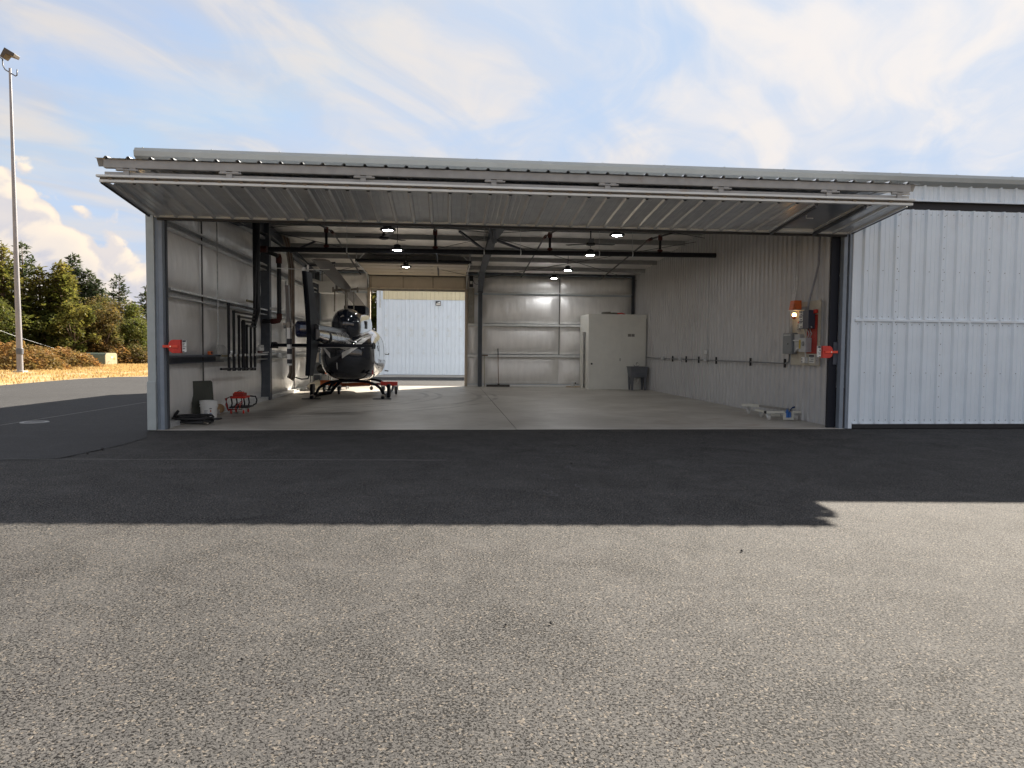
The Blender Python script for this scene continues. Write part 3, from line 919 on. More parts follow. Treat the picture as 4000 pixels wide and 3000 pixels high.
# walk-through door set into the lower leaf
def under(y, e): return zlow(y) - e
wdr = MB().bar(((WD0 + WD1) / 2, 10.86, zlow(10.86) + .02), ((WD0 + WD1) / 2, 12.30, zlow(12.30) + .02), WD1 - WD0 - .04, .01).build('walk_door', mat('walk_door_paint', (0.30, 0.33, 0.37), .22, .3, .05, 2), bd)
for x in (WD0, WD1):
    MB().bar((x, 10.84, zlow(10.84) - .03), (x, 12.44, zlow(12.44) - .03), .045, .07).build('door_rail', STEEL, wdr)
MB().bar((WD1 - .05, 10.84, zlow(10.84) - .0), (WD1 - .05, 12.40, zlow(12.40) - .0), .04, .03).build('door_rail', GALV, wdr)
MB().box(WD0 + .03, WD1 - .08, 12.28, 12.32, 3.60, 3.66).build('threshold', TRIMW, wdr)
hd = MB()
hd.tube([(6.02, 11.45, zlow(11.45) - .005), (6.02, 11.45, zlow(11.45) - .05), (6.14, 11.45, zlow(11.45) - .05)], .010, 6)
hd.build('handle', GALV, wdr)
#@@CUT@@

# ================================================================== things inside the hangar
# ------------------------------------------------------------------ ceiling lamps
lamp0 = thing('high_bay_lamp', '', 'ceiling lamp', (-1.353, 16.4, 4.14), 'round high bay lamps hanging under the roof')
c = (-1.353, 16.4, 4.14)
MB().lathe([(.10, .045), (.165, .035), (.182, .012), (.182, -.004), (.165, -.014), (.111, -.010)], c, 'z', 28, cap=False).build('lamp_shade', RUBBER, lamp0, smooth=True, angle=40)
MB().lathe([(0.001, -.016), (.06, -.016), (.106, -.012), (.110, .01)], c, 'z', 28, cap=False).build('diffuser', LAMPON, lamp0, smooth=True)
h = MB()
h.lathe([(.10, .04), (.085, .06), (.085, .075)], c, 'z', 20)
for k in range(14):
    a = 2 * pi * k / 14
    h.bar((c[0] + .05 * cos(a), c[1] + .05 * sin(a), c[2] + .10), (c[0] + .085 * cos(a), c[1] + .085 * sin(a), c[2] + .10), .012, .06)
h.lathe([(.06, .075), (.06, .125), (.045, .145), (.02, .15)], c, 'z', 16)
h.build('driver_housing', RUBBER, lamp0)
MB().tube([(c[0], c[1], c[2] + .15), (c[0] + .02, c[1], c[2] + .175), (c[0], c[1], c[2] + .20), (c[0] - .02, c[1], c[2] + .175), (c[0], c[1], c[2] + .15)], .006, 5).build('hook', GALV, lamp0)
MB().tube([(c[0], c[1], c[2] + .19), (c[0] + .01, c[1], c[2] + .4), (c[0], c[1], c[2] + .62)], .008, 5).build('cord', BLACKP, lamp0)
lamps = [((-1.353, 16.4, 4.14), 'frontmost lit lamp on the helicopter side, partly cut off by the door canopy'),
         ((-1.29, 18.55, 3.99), 'middle lit lamp of the helicopter side row, in front of the long black pipe'),
         ((-1.335, 23.2, 4.098), 'rearmost lit lamp of the helicopter side row, against the tan overhead door'),
         ((3.98, 16.4, 4.144), 'largest lit lamp right of the middle rafter, just under the canopy edge'),
         ((3.79, 18.55, 3.968), 'lit lamp right of the middle rafter that hangs level with the long black pipe'),
         ((3.986, 23.2, 4.091), 'lit lamp below the long black pipe, second farthest on the cabinet side'),
         ((3.997, 26.3, 4.132), 'smallest and lowest lit lamp, close to the silver back wall')]
for i, (p, lb) in enumerate(lamps):
    o = lamp0 if i == 0 else copy_tree(lamp0)
    o.location = p
    o['label'] = lb
# ceiling fans
def fan(loc, lb, ang):
    t = thing('ceiling_fan', lb, 'ceiling fan', loc, 'dark ceiling fans')
    x, y, z = loc
    MB().lathe([(.03, .10), (.05, .03), (.11, .0), (.12, -.05), (.05, -.07)], loc, 'z', 18).build('motor', RUBBER, t, smooth=True, angle=40)
    MB().tube([(x, y, z + .08), (x, y, zr(y) - .02)], .016, 8).build('down_rod', BLACKP, t)
    for k in range(3):
        a = ang + k * 2 * pi / 3
        MB().bar((x + .1 * cos(a), y + .1 * sin(a), z - .02), (x + .70 * cos(a), y + .70 * sin(a), z + .0), .13, .012).build('fan_blade', BLACKP, t)
fan((-1.55, 17.6, 4.17), 'dark three blade ceiling fan behind the frontmost lamp on the left', R(170))
fan((3.66, 17.9, 4.18), 'dark three blade ceiling fan left of the largest lamp', R(20))

# ------------------------------------------------------------------ fire sprinkler piping
sp = thing('sprinkler_main', 'long black horizontal fire pipe crossing the bay, with red couplings and risers', 'fire pipe', (-4.7, 18.9, 4.03))
MB().tube([(-4.62, 18.9, 3.985), (7.36, 18.9, 4.075)], .066, 14).build('main_pipe', BLACKP, sp, smooth=True, angle=60)
MB().tube([(-4.86, 18.92, 3.985), (-4.66, 18.9, 3.985)], .086, 14).build('elbow', REDP, sp, smooth=True, angle=60)
MB().tube([(-4.76, 18.9, 3.95), (-4.60, 19.55, 3.93), (-4.56, 19.68, 3.90)], .055, 12).build('elbow_pipe', BLACKP, sp, smooth=True)
MB().tube([(-4.56, 19.66, 3.93), (-4.55, 19.72, 3.86), (-4.55, 19.72, 3.72)], .078, 12).build('elbow', REDP, sp, smooth=True)
MB().tube([(-4.55, 19.72, 3.75), (-4.55, 19.72, 2.30)], .058, 14).build('drop_pipe', BLACKP, sp, smooth=True, angle=60)
MB().tube([(-4.55, 19.72, 2.36), (-4.55, 19.72, 2.24), (-4.57, 19.68, 2.17), (-4.66, 19.66, 2.15), (-4.75, 19.66, 2.15)], .074, 12).build('elbow', REDP, sp, smooth=True)
MB().tube([(-4.72, 19.66, 2.15), (-4.98, 19.60, 2.15)], .058, 12).build('wall_pipe', BLACKP, sp, smooth=True)
MB().bar((-4.86, 19.74, 2.50), (-4.48, 19.74, 2.50), .03, .05).build('pipe_strut', GALV, sp)
for i, x in enumerate((-3.15, -.32, 2.75, 5.79)):
    z0 = 4.0 + (x + 4.6) * .0075
    z1 = zr(19.0) - .34
    MB().tube([(x, 18.9, z0), (x, 18.9, z1)], .034, 10).build('riser', BLACKP, sp, smooth=True)
    cp = MB()
    cp.lathe([(.05, 0), (.075, .02), (.075, .05), (.05, .07)], (x, 18.9, z0 + .055), 'z', 12)
    cp.lathe([(.045, 0), (.06, .02), (.06, .13), (.045, .15)], (x, 18.9, z1 - .12), 'z', 12)
    q = cp.build('coupling', REDP, sp, smooth=True, angle=40)
    q['kind'] = 'stuff'
    br = [(x, y, zr(y) - .34) for y in (13.0, 19.95, 26.2)]
    MB().tube(br, .024, 8).build('branch_line', BLACKP, sp, smooth=True)
    MB().tube([(x, 19.7, zr(19.7) - .34), (x, 20.2, zr(20.2) - .34)], .042, 10).build('branch_coupling', REDP, sp, smooth=True)
for x in (-2.62, .98, 1.96, 4.1, 5.02):
    MB().tube([(x, 18.9, 4.06 + (x + 4.6) * .0075), (x, 18.9, zr(18.9) - .02)], .006, 5).build('hanger_rod', GALV, sp)
    MB().lathe([(.07, -.015), (.07, .015)], (x, 18.9, 3.988 + (x + 4.6) * .0075), 'x', 14).build('pipe_clamp', GALV, sp)

# ------------------------------------------------------------------ black pipe manifold on the left wall
pm = thing('pipe_manifold', 'black pipe manifold of parallel drops fed from a thick riser on the left wall', 'pipe manifold', (-4.72, 16.9, 0.9))
XM = -4.70
rs = MB().tube([(XM, 18.02, 4.75), (XM, 18.02, 2.35), (XM, 17.72, 1.98)], [.088, .086, .06], 14).build('riser', BLACKP, pm, smooth=True, angle=50)
MB().tube([(XM, 18.55, 4.7), (XM, 18.46, 3.0), (XM, 17.76, 1.9), (XM, 17.75, 0.93)], .026, 10)
ys_ = [15.735, 16.103, 16.49, 16.834, 17.107, 17.456, 17.751]
tops = [2.36, 2.22, 2.13, 2.04, 1.94]
for i, y in enumerate(ys_):
    r = .030 if i != 3 else .05
    if i < 5:
        p = [(XM, y, .93), (XM, y, tops[i] - .04), (XM, y + .03, tops[i]), (XM, 17.85, tops[i] - .02)]
        d = MB().tube([(XM, y, .95), (XM, y, tops[i])], r, 10)
        d.tube([(XM, y, tops[i]), (XM, 17.9, tops[i])], .024, 8)
        d.lathe([(.036, -.03), (.036, .03)], (XM, y, tops[i]), 'z', 10)
        d.build('drop_pipe', BLACKP, pm, smooth=True, angle=50)
    elif i == 5:
        MB().tube([(XM, y, .95), (XM, y, 1.9), (XM, 17.6, 2.0)], .030, 10).build('drop_pipe', BLACKP, pm, smooth=True, angle=50)
    else:
        MB().tube([(XM, y + .05, .95), (XM, y + .05, 2.6), (XM, 18.42, 2.62), (XM, 18.42, 4.7)][:2] + [(XM, y + .35, 4.7)], .032, 10).build('drop_pipe', BLACKP, pm, smooth=True, angle=50)
MB().tube([(XM, 15.18, .975), (XM, 17.80, .915)], .026, 10).build('header_pipe', BLACKP, pm, smooth=True, angle=50)
for i, y in enumerate(ys_):
    MB().lathe([(.04, -.035), (.04, .035)], (XM, y, .965 - (y - 15.2) * .022), 'z', 10).build('pipe_tee', BLACKP, pm)
MB().bar((-4.80, 15.6, 1.245), (-4.80, 17.85, 1.245), .03, .04).build('strut_channel', mat('brass_strut', (0.42, 0.36, 0.22), .4, .6), pm)
k0 = None
for y in ys_:
    if k0 is None:
        k0 = MB().bbox(XM + .02, XM + .05, y - .035, y + .035, 1.225, 1.285, .008).build('pipe_clamp', mat('clamp_white', (0.7, 0.7, 0.68), .4), pm)
        yk = y
    else:
        inst(k0, pm, (0, y - yk, 0))
MB().bar((-4.80, 17.5, 2.56), (-4.80, 18.3, 2.56), .03, .05).build('strut_channel', MATS['brass_strut'], pm)
# wall conduits on the left
cd = thing('wall_conduit', 'thin bright conduit dropping down the left wall from above to the lower girt', 'conduit', (-4.82, 15.45, 1.3))
MB().tube([(-4.83, 15.44, 4.3), (-4.83, 15.44, 1.36), (-4.83, 15.48, 1.29), (-4.83, 15.7, 1.27)], .013, 8).build('conduit_pipe', GALV, cd, smooth=True)
MB().bbox(-4.87, -4.80, 15.66, 15.80, 1.19, 1.31, .006).build('junction_box', GALV, cd)
MB().tube([(-4.84, 17.9, 1.27), (-4.84, 20.6, 1.33), (-4.84, 20.8, 1.28)], .014, 8).build('conduit_run', GALV, cd, smooth=True)
MB().bbox(-4.87, -4.81, 20.75, 20.95, 1.17, 1.29, .006).build('outlet_box', GALV, cd)
fc = thing('angled_cover', 'pale grey angled sheet cover standing on the lower left girt beside the manifold', 'cover', (-4.81, 15.7, 1.28))
MB().prism([(15.36, 1.28), (16.04, 1.28), (16.16, 1.32), (15.70, 1.485), (15.36, 1.485)], 'x', -4.84, -4.80).build('cover_plate', mat('cover_grey', (0.44, 0.43, 0.41), .5), fc, bevel=.004)
MB().tube([(-4.80, 16.06, 1.28), (-4.78, 16.16, 1.33)], .015, 6).build('cover_lip', GALV, fc)
ol = thing('orange_outlet', 'small orange outlet box on the lower left girt', 'outlet', (-4.84, 14.95, 1.3))
MB().bbox(-4.86, -4.80, 14.85, 14.99, 1.275, 1.345, .008).build('outlet_body', ORANGE, ol)
MB().box(-4.80, -4.795, 14.88, 14.96, 1.29, 1.33).build('outlet_face', RUBBER, ol)
gf = thing('gauge_cluster', 'small grey valve and gauge cluster above the lower girt beside the dark column', 'valve', (-4.8, 18.8, 1.38))
MB().bbox(-4.86, -4.78, 18.55, 19.0, 1.35, 1.44, .01).build('valve_body', GALV, gf)
for y in (18.6, 18.75, 18.92):
    MB().lathe([(.03, 0), (.03, .05)], (-4.80, y, 1.45), 'z', 10).build('gauge', GALV, gf)
MB().box(-4.85, -4.80, 18.6, 18.95, 1.30, 1.345).build('valve_base', REDP, gf)
# hose bundle
hb = thing('hanging_hoses', 'bundle of brown hoses hanging on the left wall behind the helicopter tail', 'hose', (-4.74, 22.1, .6))
for i in range(5):
    y = 21.75 + i * .17
    pts = [(-4.80 + .01 * i, y - .55, 5.0 - .08 * i if False else 4.72), (-4.74, y - .25, 4.35), (-4.73, y, 3.9), (-4.73, y, 2.4), (-4.73, y + .02, 1.0), (-4.72, y - .02, .7 - .04 * i), (-4.72, y - .25, .56 - .03 * i)]
    MB().tube(pts, .026, 8).build('hose', BROWN if i % 2 else mat('grey_hose', (0.30, 0.26, 0.22), .5), hb, smooth=True)
vl = thing('wall_valve', 'grey shut off valve on a vertical pipe left of the helicopter tail', 'valve', (-4.7, 21.3, 2.1))
MB().tube([(-4.72, 21.3, 1.5), (-4.72, 21.3, 3.4)], .02, 8).build('valve_pipe', GALV, vl, smooth=True)
MB().bbox(-4.78, -4.66, 21.2, 21.4, 2.0, 2.16, .02).build('valve_body', GREYBOX, vl)
MB().tube([(-4.70, 20.9, 2.11), (-4.70, 21.6, 2.11)], .018, 8).build('cross_pipe', GALV, vl, smooth=True)
MB().tube([(-4.70, 20.9, 2.11), (-4.66, 20.86, 2.06), (-4.70, 20.9, 2.02)], .014, 6).build('handle', GALV, vl)

# ------------------------------------------------------------------ things on the floor, left
mt = thing('leaning_board', 'dark green grey board with rounded corners leaning on the left wall behind the bucket', 'board', (-4.75, 14.0, 0))
def rrect(w_, h_, r_, n=6):
    pts = []
    for cx, cy, a0 in ((w_ - r_, r_, -90), (w_ - r_, h_ - r_, 0), (r_, h_ - r_, 90), (r_, r_, 180)):
        for k in range(n + 1):
            a = R(a0 + 90 * k / n)
            pts.append((cx + r_ * cos(a), cy + r_ * sin(a)))
    return pts
def board_xf(u, v, d):
    o = Vector((-4.93, 14.18, 0.005))
    ux = Vector((.40, -.02 + .55, 0)).normalized()
    vz = Vector((-.09, .10, 1)).normalized()
    nn = ux.cross(vz)
    return o + ux * u + vz * v + nn * d
b = MB()
pp = rrect(.47, .76, .05)
n = len(pp)
b.add([board_xf(u, v, 0) for u, v in pp] + [board_xf(u, v, .022) for u, v in pp], [tuple(range(n - 1, -1, -1)), tuple(range(n, 2 * n))] + [(i, (i + 1) % n, (i + 1) % n + n, i + n) for i in range(n)])
b.build('board_panel', MATG, mt)
b = MB()
for k in range(9):
    uu = .03 + k * .05
    b.add([board_xf(uu, .03, .022), board_xf(uu + .02, .03, .022), board_xf(uu + .02, .70, .022), board_xf(uu, .70, .022), board_xf(uu, .03, .024), board_xf(uu + .02, .03, .024), board_xf(uu + .02, .70, .024), board_xf(uu, .70, .024)], [(0, 1, 5, 4), (1, 2, 6, 5), (2, 3, 7, 6), (3, 0, 4, 7), (4, 5, 6, 7)])
q = b.build('tread_ribs', MATG, mt)
q['kind'] = 'stuff'
bk = thing('bucket', 'white plastic bucket with printed label and wire handle beside the left wall', 'bucket', (-4.64, 14.22, 0))
c = (-4.64, 14.22, 0.004)
MB().lathe([(.138, 0), (.146, .02), (.156, .26), (.166, .262), (.166, .285), (.158, .288), (.158, .318), (.170, .32), (.170, .345), (.163, .348), (.163, .362), (.172, .366), (.172, .378), (.156, .38), (.150, .36), (.13, .02), (.0, .02)], c, 'z', 36, cap=False).build('bucket_body', PLASTW, bk, smooth=True, angle=35)
def cyl_patch(cc, r, a0, a1, z0, z1, m, name, par):
    nb_ = MB()
    nb_.grid(lambda u, v: (cc[0] + r(z0 + (z1 - z0) * v) * cos(a0 + (a1 - a0) * u), cc[1] + r(z0 + (z1 - z0) * v) * sin(a0 + (a1 - a0) * u), cc[2] + z0 + (z1 - z0) * v), 8, 2)
    return nb_.build(name, m, par, smooth=True)
brad = lambda z: .1485 + (z - .02) / .24 * .010 - .001
af = math.atan2(-14.22, 4.64)
cyl_patch(c, brad, af - .02, af + .40, .095, .245, PAPER, 'label', bk)
lb2 = MB()
cyl_patch(c, lambda z: brad(z) + .001, af + .06, af + .34, .10, .145, BLUEINK, 'label_print', bk)
cyl_patch(c, lambda z: brad(z) + .001, af + .06, af + .34, .225, .24, INK, 'label_print', bk)
cyl_patch(c, lambda z: brad(z) + .001, af + .14, af + .27, .165, .205, mat('label_red', (0.5, .15, .1), .7), 'label_print', bk)
cyl_patch(c, brad, af - .60, af - .10, .07, .215, PAPER, 'label', bk)
for j in range(5):
    cyl_patch(c, lambda z: brad(z) + .001, af - .57, af - .13 - .1 * (j % 2), .085 + j * .025, .097 + j * .025, mat('print_grey', (0.30, 0.32, 0.38), .7), 'label_print', bk)
hp = []
for k in range(13):
    t = pi * k / 12
    hp.append((c[0] + .168 * cos(af + 1.5) * cos(t) + .10 * cos(af) * sin(t), c[1] + .168 * sin(af + 1.5) * cos(t) + .10 * sin(af) * sin(t), .29 - .17 * sin(t)))
hp = [(c[0] + .172 * cos(af + 1.45 - 2.9 * k / 14 * .55), c[1] + .172 * sin(af + 1.45 - 2.9 * k / 14 * .55), .30 - .17 * sin(pi / 2 * k / 14)) for k in range(15)]
MB().tube(hp, .003, 5).build('handle', GALV, bk)
hc = thing('hose_coil', 'coiled black rubber hose lying on the floor just inside the left jamb', 'hose', (-4.72, 13.5, 0))
pts = []
rnd = random.Random(3)
for k in range(260):
    a = k * .16
    rr = .30 + .05 * sin(k * .11) + rnd.uniform(-.006, .006)
    lay = .03 + .020 * (k // 40) + .012 * sin(k * .05)
    pts.append((-4.70 + rr * 1.0 * cos(a) + .03 * sin(k * .03), 13.52 + rr * .75 * sin(a), lay))
MB().tube(pts, .019, 7).build('hose', RUBBER, hc, smooth=True)
MB().tube([(-4.95, 13.45, .10), (-4.99, 13.40, .16), (-4.92, 13.35, .21), (-4.89, 13.34, .25), (-4.91, 13.36, .255), (-4.96, 13.40, .21), (-5.02, 13.43, .12)], .019, 7).build('hose_end', RUBBER, hc, smooth=True)
MB().tube([(-4.45, 13.33, .05), (-4.36, 13.27, .03), (-4.34, 13.26, .03)], .02, 7).build('coupling', HUBM, hc, smooth=True)
MB().tube([(-4.42, 13.58, .06), (-4.30, 13.6, .09), (-4.25, 13.7, .08), (-4.34, 13.85, .06), (-4.55, 13.9, .05)], .019, 7).build('hose_loop', RUBBER, hc, smooth=True)

rc = thing('red_power_cart', 'small red wheeled power cart with black tray and coiled red cables', 'cart', (-4.42, 15.75, 0))
x0, y0_ = -4.64, 15.6
MB().bbox(-4.66, -4.26, 15.56, 16.02, .125, .155, .012).build('tray', RUBBER, rc)
MB().bbox(-4.645, -4.33, 15.58, 15.98, .33, .375, .012).build('top_shelf', REDB, rc)
MB().bbox(-4.60, -4.38, 15.62, 15.92, .376, .44, .015).build('charger_body', mat('red_dark', (0.40, 0.03, .02), .45), rc)
MB().bbox(-4.585, -4.42, 15.66, 15.86, .441, .462, .01).build('charger_lid', REDBRIGHT, rc)
for (xx, yy) in ((-4.62, 15.6), (-4.36, 15.6), (-4.62, 15.96), (-4.36, 15.96)):
    MB().tube([(xx, yy, .33), (xx + .015, yy, .22), (xx, yy, .15)], .016, 8).build('leg', BLACKP, rc, smooth=True)
    lg = MB().lathe([(.036, -.014), (.04, -.01), (.04, .01), (.036, .014)], (xx, yy - .02, .044), 'x', 16).build('wheel', REDB, rc)
    MB().bar((xx, yy, .128), (xx, yy - .02, .05), .04, .012).build('fork', LGREYBOX, lg)
MB().tube([(-4.34, 15.98, .36), (-4.22, 16.0, .35), (-4.19, 16.0, .27), (-4.21, 16.0, .19), (-4.27, 16.0, .16)], .016, 8).build('push_handle', BLACKP, rc, smooth=True)
for j in range(5):
    ox = .02 * j
    pts = [(-4.62 + ox * .3, 15.56, .38), (-4.69 - .01 * j, 15.53, .33), (-4.71 + .01 * j, 15.50, .20), (-4.66, 15.50, .07 + .01 * j), (-4.58 + .05 * j, 15.52, .10), (-4.50 + .03 * j, 15.53, .22), (-4.42 - .02 * j, 15.54, .14 + .02 * j), (-4.38, 15.55, .20 + .02 * j), (-4.40, 15.56, .34)]
    MB().tube(pts, .009, 6).build('cable', REDB if j % 2 else BLACKP, rc, smooth=True)
MB().tube([(-4.52, 15.7, .465), (-4.50, 15.75, .485), (-4.46, 15.75, .485), (-4.44, 15.7, .465)], .007, 6).build('carry_handle', BLACKP, rc)
wsp = thing('wooden_spool', 'brown wooden cable spool lying behind the bucket against the wall', 'spool', (-4.90, 15.7, .1))
MB().lathe([(.02, 0), (.10, 0), (.10, .02), (.045, .025), (.045, .12), (.10, .125), (.10, .145), (.02, .145)], (-4.89, 15.55, .105), 'y', 20).build('spool_body', WOOD, wsp, smooth=True, angle=35)
MB().lathe([(.075, .03), (.08, .05), (.08, .10), (.075, .115)], (-4.89, 15.55, .105), 'y', 20).build('wound_cord', mat('orange_cord', (.42, .17, .06), .6, 0, .3, 30), wsp, smooth=True)
wb = thing('wood_block', 'tan wood block lying at the wall foot behind the bucket', 'wood block', (-4.95, 15.0, .09))
MB().bbox(-5.02, -4.87, 14.85, 15.35, .095, .17, .006).build('block', WOOD, wb)

# ------------------------------------------------------------------ red guarded limit boxes on the jambs
def red_box(loc, sx, lb):
    t = thing('limit_switch_box', lb, 'switch box', loc, 'red safety boxes at the door jambs')
    x, y, z = loc
    pr = []
    hw, hh, r_ = .10, .115, .085
    # rounded at the jamb side, square on the other
    for a0, cx, cz in ((180, -hw + r_, -hh + r_),):
        for k in range(7):
            a = R(180 + 90 * k / 6)
            pr.append((-hw + r_ + r_ * cos(a), -hh + r_ + r_ * sin(a)))
    pr += [(hw, -hh), (hw, hh)]
    for k in range(7):
        a = R(90 + 90 * k / 6)
        pr.append((-hw + r_ + r_ * cos(a), hh - r_ + r_ * sin(a)))
    pr = [(x + sx * p[0], z + p[1]) for p in pr]
    MB().prism(pr, 'y', y, y + .10).build('box_shell', REDB, t, bevel=.004)
    MB().box(*sorted((x - sx * .19, x + sx * .06)), y - .018, y - .001, z - .022, z + .022).build('latch_bar', REDBRIGHT, t, bevel=.003)
    MB().lathe([(.012, 0), (.010, -.006)], (x - sx * .06, y - .019, z), 'y', 10).build('rivet', CHROME, t)
    pl_ = MB().box(*sorted((x + sx * .118, x + sx * .185)), y + .03, y + .06, z - .095, z + .112).build('sign_plate', PAPER, t)
    for j, (a, b_) in enumerate(((.075, .108), (.05, .058), (.02, .035), (-.01, .0), (-.045, -.03), (-.092, -.08))):
        MB().box(*sorted((x + sx * .125, x + sx * (.178 - .012 * (j % 3)))), y + .027, y + .0295, z + a, z + b_).build('sign_line', INK, pl_)
    return t
red_box((-4.635, 12.50, 1.435), 1, 'red rounded safety box with a bright bar on the left door jamb')
red_box((7.10, 12.56, 1.435), -1, 'red rounded safety box on the right door jamb beside the electrical board')

# ------------------------------------------------------------------ electrical board on the right wall
eb = thing('electrical_backboard', 'cream plywood backboard with notices, screwed to the ribbed right wall', 'backboard', (7.35, 13.85, 1.16))
MB().box(7.325, 7.345, 13.27, 14.42, 1.16, 2.46).build('board', PLY, eb, bevel=.003)
def notice(y0, y1, z0, z1, lines, m=PAPER, par=eb, x=7.318, head=None):
    p = MB().box(x, x + .006, y0, y1, z0, z1).build('notice', m, par)
    for j in range(lines):
        zz = z1 - (z1 - z0) * (j + 1) / (lines + 1)
        MB().box(x - .002, x - .0003, y0 + .03, y1 - .03 - .03 * (j % 3), zz - .006, zz + .006).build('text_line', mat('print_dark', (.16, .16, .18), .7), p)
    if head:
        MB().box(x - .003, x - .0003, y0 + .01, y1 - .01, z1 - .05, z1 - .012).build('heading', head, p)
notice(13.44, 13.66, 1.21, 1.385, 4, head=INK)
notice(13.28, 13.40, 1.18, 1.37, 6, m=mat('faded_card', (.40, .38, .36), .7))
notice(13.98, 14.20, 1.84, 2.02, 5, m=PLY)
notice(14.02, 14.18, 2.02, 2.20, 2, m=mat('faded_paper', (.56, .53, .45), .7))
notice(14.0, 14.14, 2.03, 2.065, 0, m=mat('notice_red', (.45, .08, .04), .6), x=7.313)
rp = thing('red_switch_panel', 'tall red steel backing panel with a round red knob behind the dark control box', 'switch panel', (7.32, 13.6, 1.4))
MB().box(7.305, 7.318, 13.35, 13.74, 1.40, 2.18).build('panel_plate', mat('panel_red', (.40, .03, .02), .45), rp, bevel=.003)
MB().bbox(7.26, 7.31, 13.33, 13.44, 2.20, 2.28, .015).build('knob', REDB, rp)
cb = thing('control_box', 'dark control box with white label stickers, fed by a grey flexible conduit', 'control box', (7.28, 13.62, 1.88))
MB().bbox(7.16, 7.30, 13.42, 13.80, 1.90, 2.27, .006).build('box_body', DARKBOX, cb)
for z0, z1 in ((2.17, 2.25), (2.06, 2.155), (1.915, 2.04)):
    p = MB().box(7.156, 7.1595, 13.64, 13.79, z0, z1).build('sticker', PAPER, cb)
    MB().box(7.153, 7.1555, 13.655, 13.775, z1 - .025, z1 - .010).build('heading', INK, p)
    MB().box(7.153, 7.1555, 13.66, 13.73, z0 + .015, z0 + .035).build('text_line', MATS['print_dark'], p)
MB().lathe([(.022, 0), (.018, -.02)], (7.22, 13.424, 1.93), 'y', 12).build('knob', CHROME, cb)
MB().tube([(7.23, 13.60, 2.27), (7.26, 13.58, 2.5), (7.30, 13.48, 2.85), (7.33, 13.40, 3.2), (7.33, 13.38, 4.4)], .022, 10).build('flexible_conduit', mat('flex_grey', (.30, .31, .35), .45), cb, smooth=True)
for yy in (13.53, 13.62, 13.75):
    MB().tube([(7.25, yy, 1.90), (7.28, yy - .02, 1.80), (7.26, yy + .02, 1.70)], .011, 6).build('wire_conduit', LGREYBOX, cb, smooth=True)
bp = thing('breaker_panel', 'grey breaker panel box with a door lock, left of the backboard centre', 'breaker panel', (7.3, 14.45, 1.38))
MB().bbox(7.20, 7.33, 14.15, 14.55, 1.39, 1.83, .006).build('panel_box', GREYBOX, bp)
d_ = MB().box(7.192, 7.1995, 14.17, 14.53, 1.41, 1.81).build('panel_door', GREYBOX, bp, bevel=.002)
MB().lathe([(.016, 0), (.014, -.008)], (7.192, 14.30, 1.60), 'x', 10).build('door_lock', RUBBER, d_)
MB().box(7.188, 7.1915, 14.20, 14.50, 1.775, 1.80).build('name_plate', LGREYBOX, d_)
MB().bbox(7.24, 7.33, 13.90, 14.13, 1.45, 1.80, .006).build('side_gutter_box', LGREYBOX, bp)
for yy in (14.42, 14.34):
    MB().tube([(7.29, yy, 1.83), (7.30, yy, 2.4), (7.34, yy - .06, 2.8), (7.34, yy - .07, 4.4)], .013, 8).build('conduit_pipe', GALV, bp, smooth=True)
dsw = thing('disconnect_switch', 'small grey disconnect switch with a round cover under the control box', 'switch', (7.28, 13.68, 1.44))
MB().bbox(7.17, 7.30, 13.53, 13.80, 1.43, 1.715, .006).build('switch_box', LGREYBOX, dsw)
MB().lathe([(.05, 0), (.046, -.012)], (7.168, 13.62, 1.60), 'x', 18).build('round_cover', GREYBOX, dsw)
MB().box(7.166, 7.169, 13.72, 13.79, 1.50, 1.68).build('warning_sticker', mat('yellow_sticker', (.55, .40, .05), .6), dsw)
MB().tube([(7.24, 13.66, 1.43), (7.25, 13.66, 1.33)], .012, 8).build('conduit_pipe', GALV, dsw)
MB().tube([(7.22, 13.82, 1.66), (7.22, 14.12, 1.67)], .014, 8).build('conduit_pipe', GALV, dsw)
MB().tube([(7.22, 13.82, 1.50), (7.22, 13.95, 1.50), (7.22, 14.02, 1.44), (7.25, 14.1, 1.44)], .022, 8).build('conduit_elbow', GALV, dsw, smooth=True)
so_ = thing('outlet_box', 'small metal outlet box at the foot of the cream backboard', 'outlet', (7.29, 13.8, 1.2))
MB().bbox(7.25, 7.32, 13.69, 13.84, 1.205, 1.325, .01).build('outlet_body', GALV, so_)
for z in (1.235, 1.29):
    MB().lathe([(.018, 0), (.016, -.006)], (7.249, 13.80, z), 'x', 10).build('socket', GREYBOX, so_)
bl = thing('amber_beacon', 'lit amber warning lamp under an orange hood on the right wall', 'beacon lamp', (7.25, 14.03, 2.15))
MB().prism([(7.14, 2.31), (7.325, 2.31), (7.325, 2.50), (7.17, 2.50)], 'y', 14.02, 14.20).build('hood', ORANGE, bl, bevel=.005)
MB().box(7.10, 7.325, 13.80, 14.14, 2.285, 2.297).build('bracket', GALV, bl)
MB().bbox(7.27, 7.325, 13.74, 13.92, 2.27, 2.36, .01).build('mount_box', GREYBOX, bl)
MB().lathe([(.035, .11), (.035, .07), (.02, .065)], (7.17, 14.02, 2.17), 'z', 14).build('lamp_neck', LGREYBOX, bl)
MB().lathe([(.012, .07), (.034, .06), (.04, .03), (.036, 0.0), (.012, -.008)], (7.17, 14.02, 2.17), 'z', 16).build('bulb', BULB, bl, smooth=True)
MB().lathe([(.045, .0), (.046, -.01), (.03, -.05), (.01, -.055)], (7.17, 14.02, 2.165), 'z', 16).build('lens_base', ORANGE, bl, smooth=True)
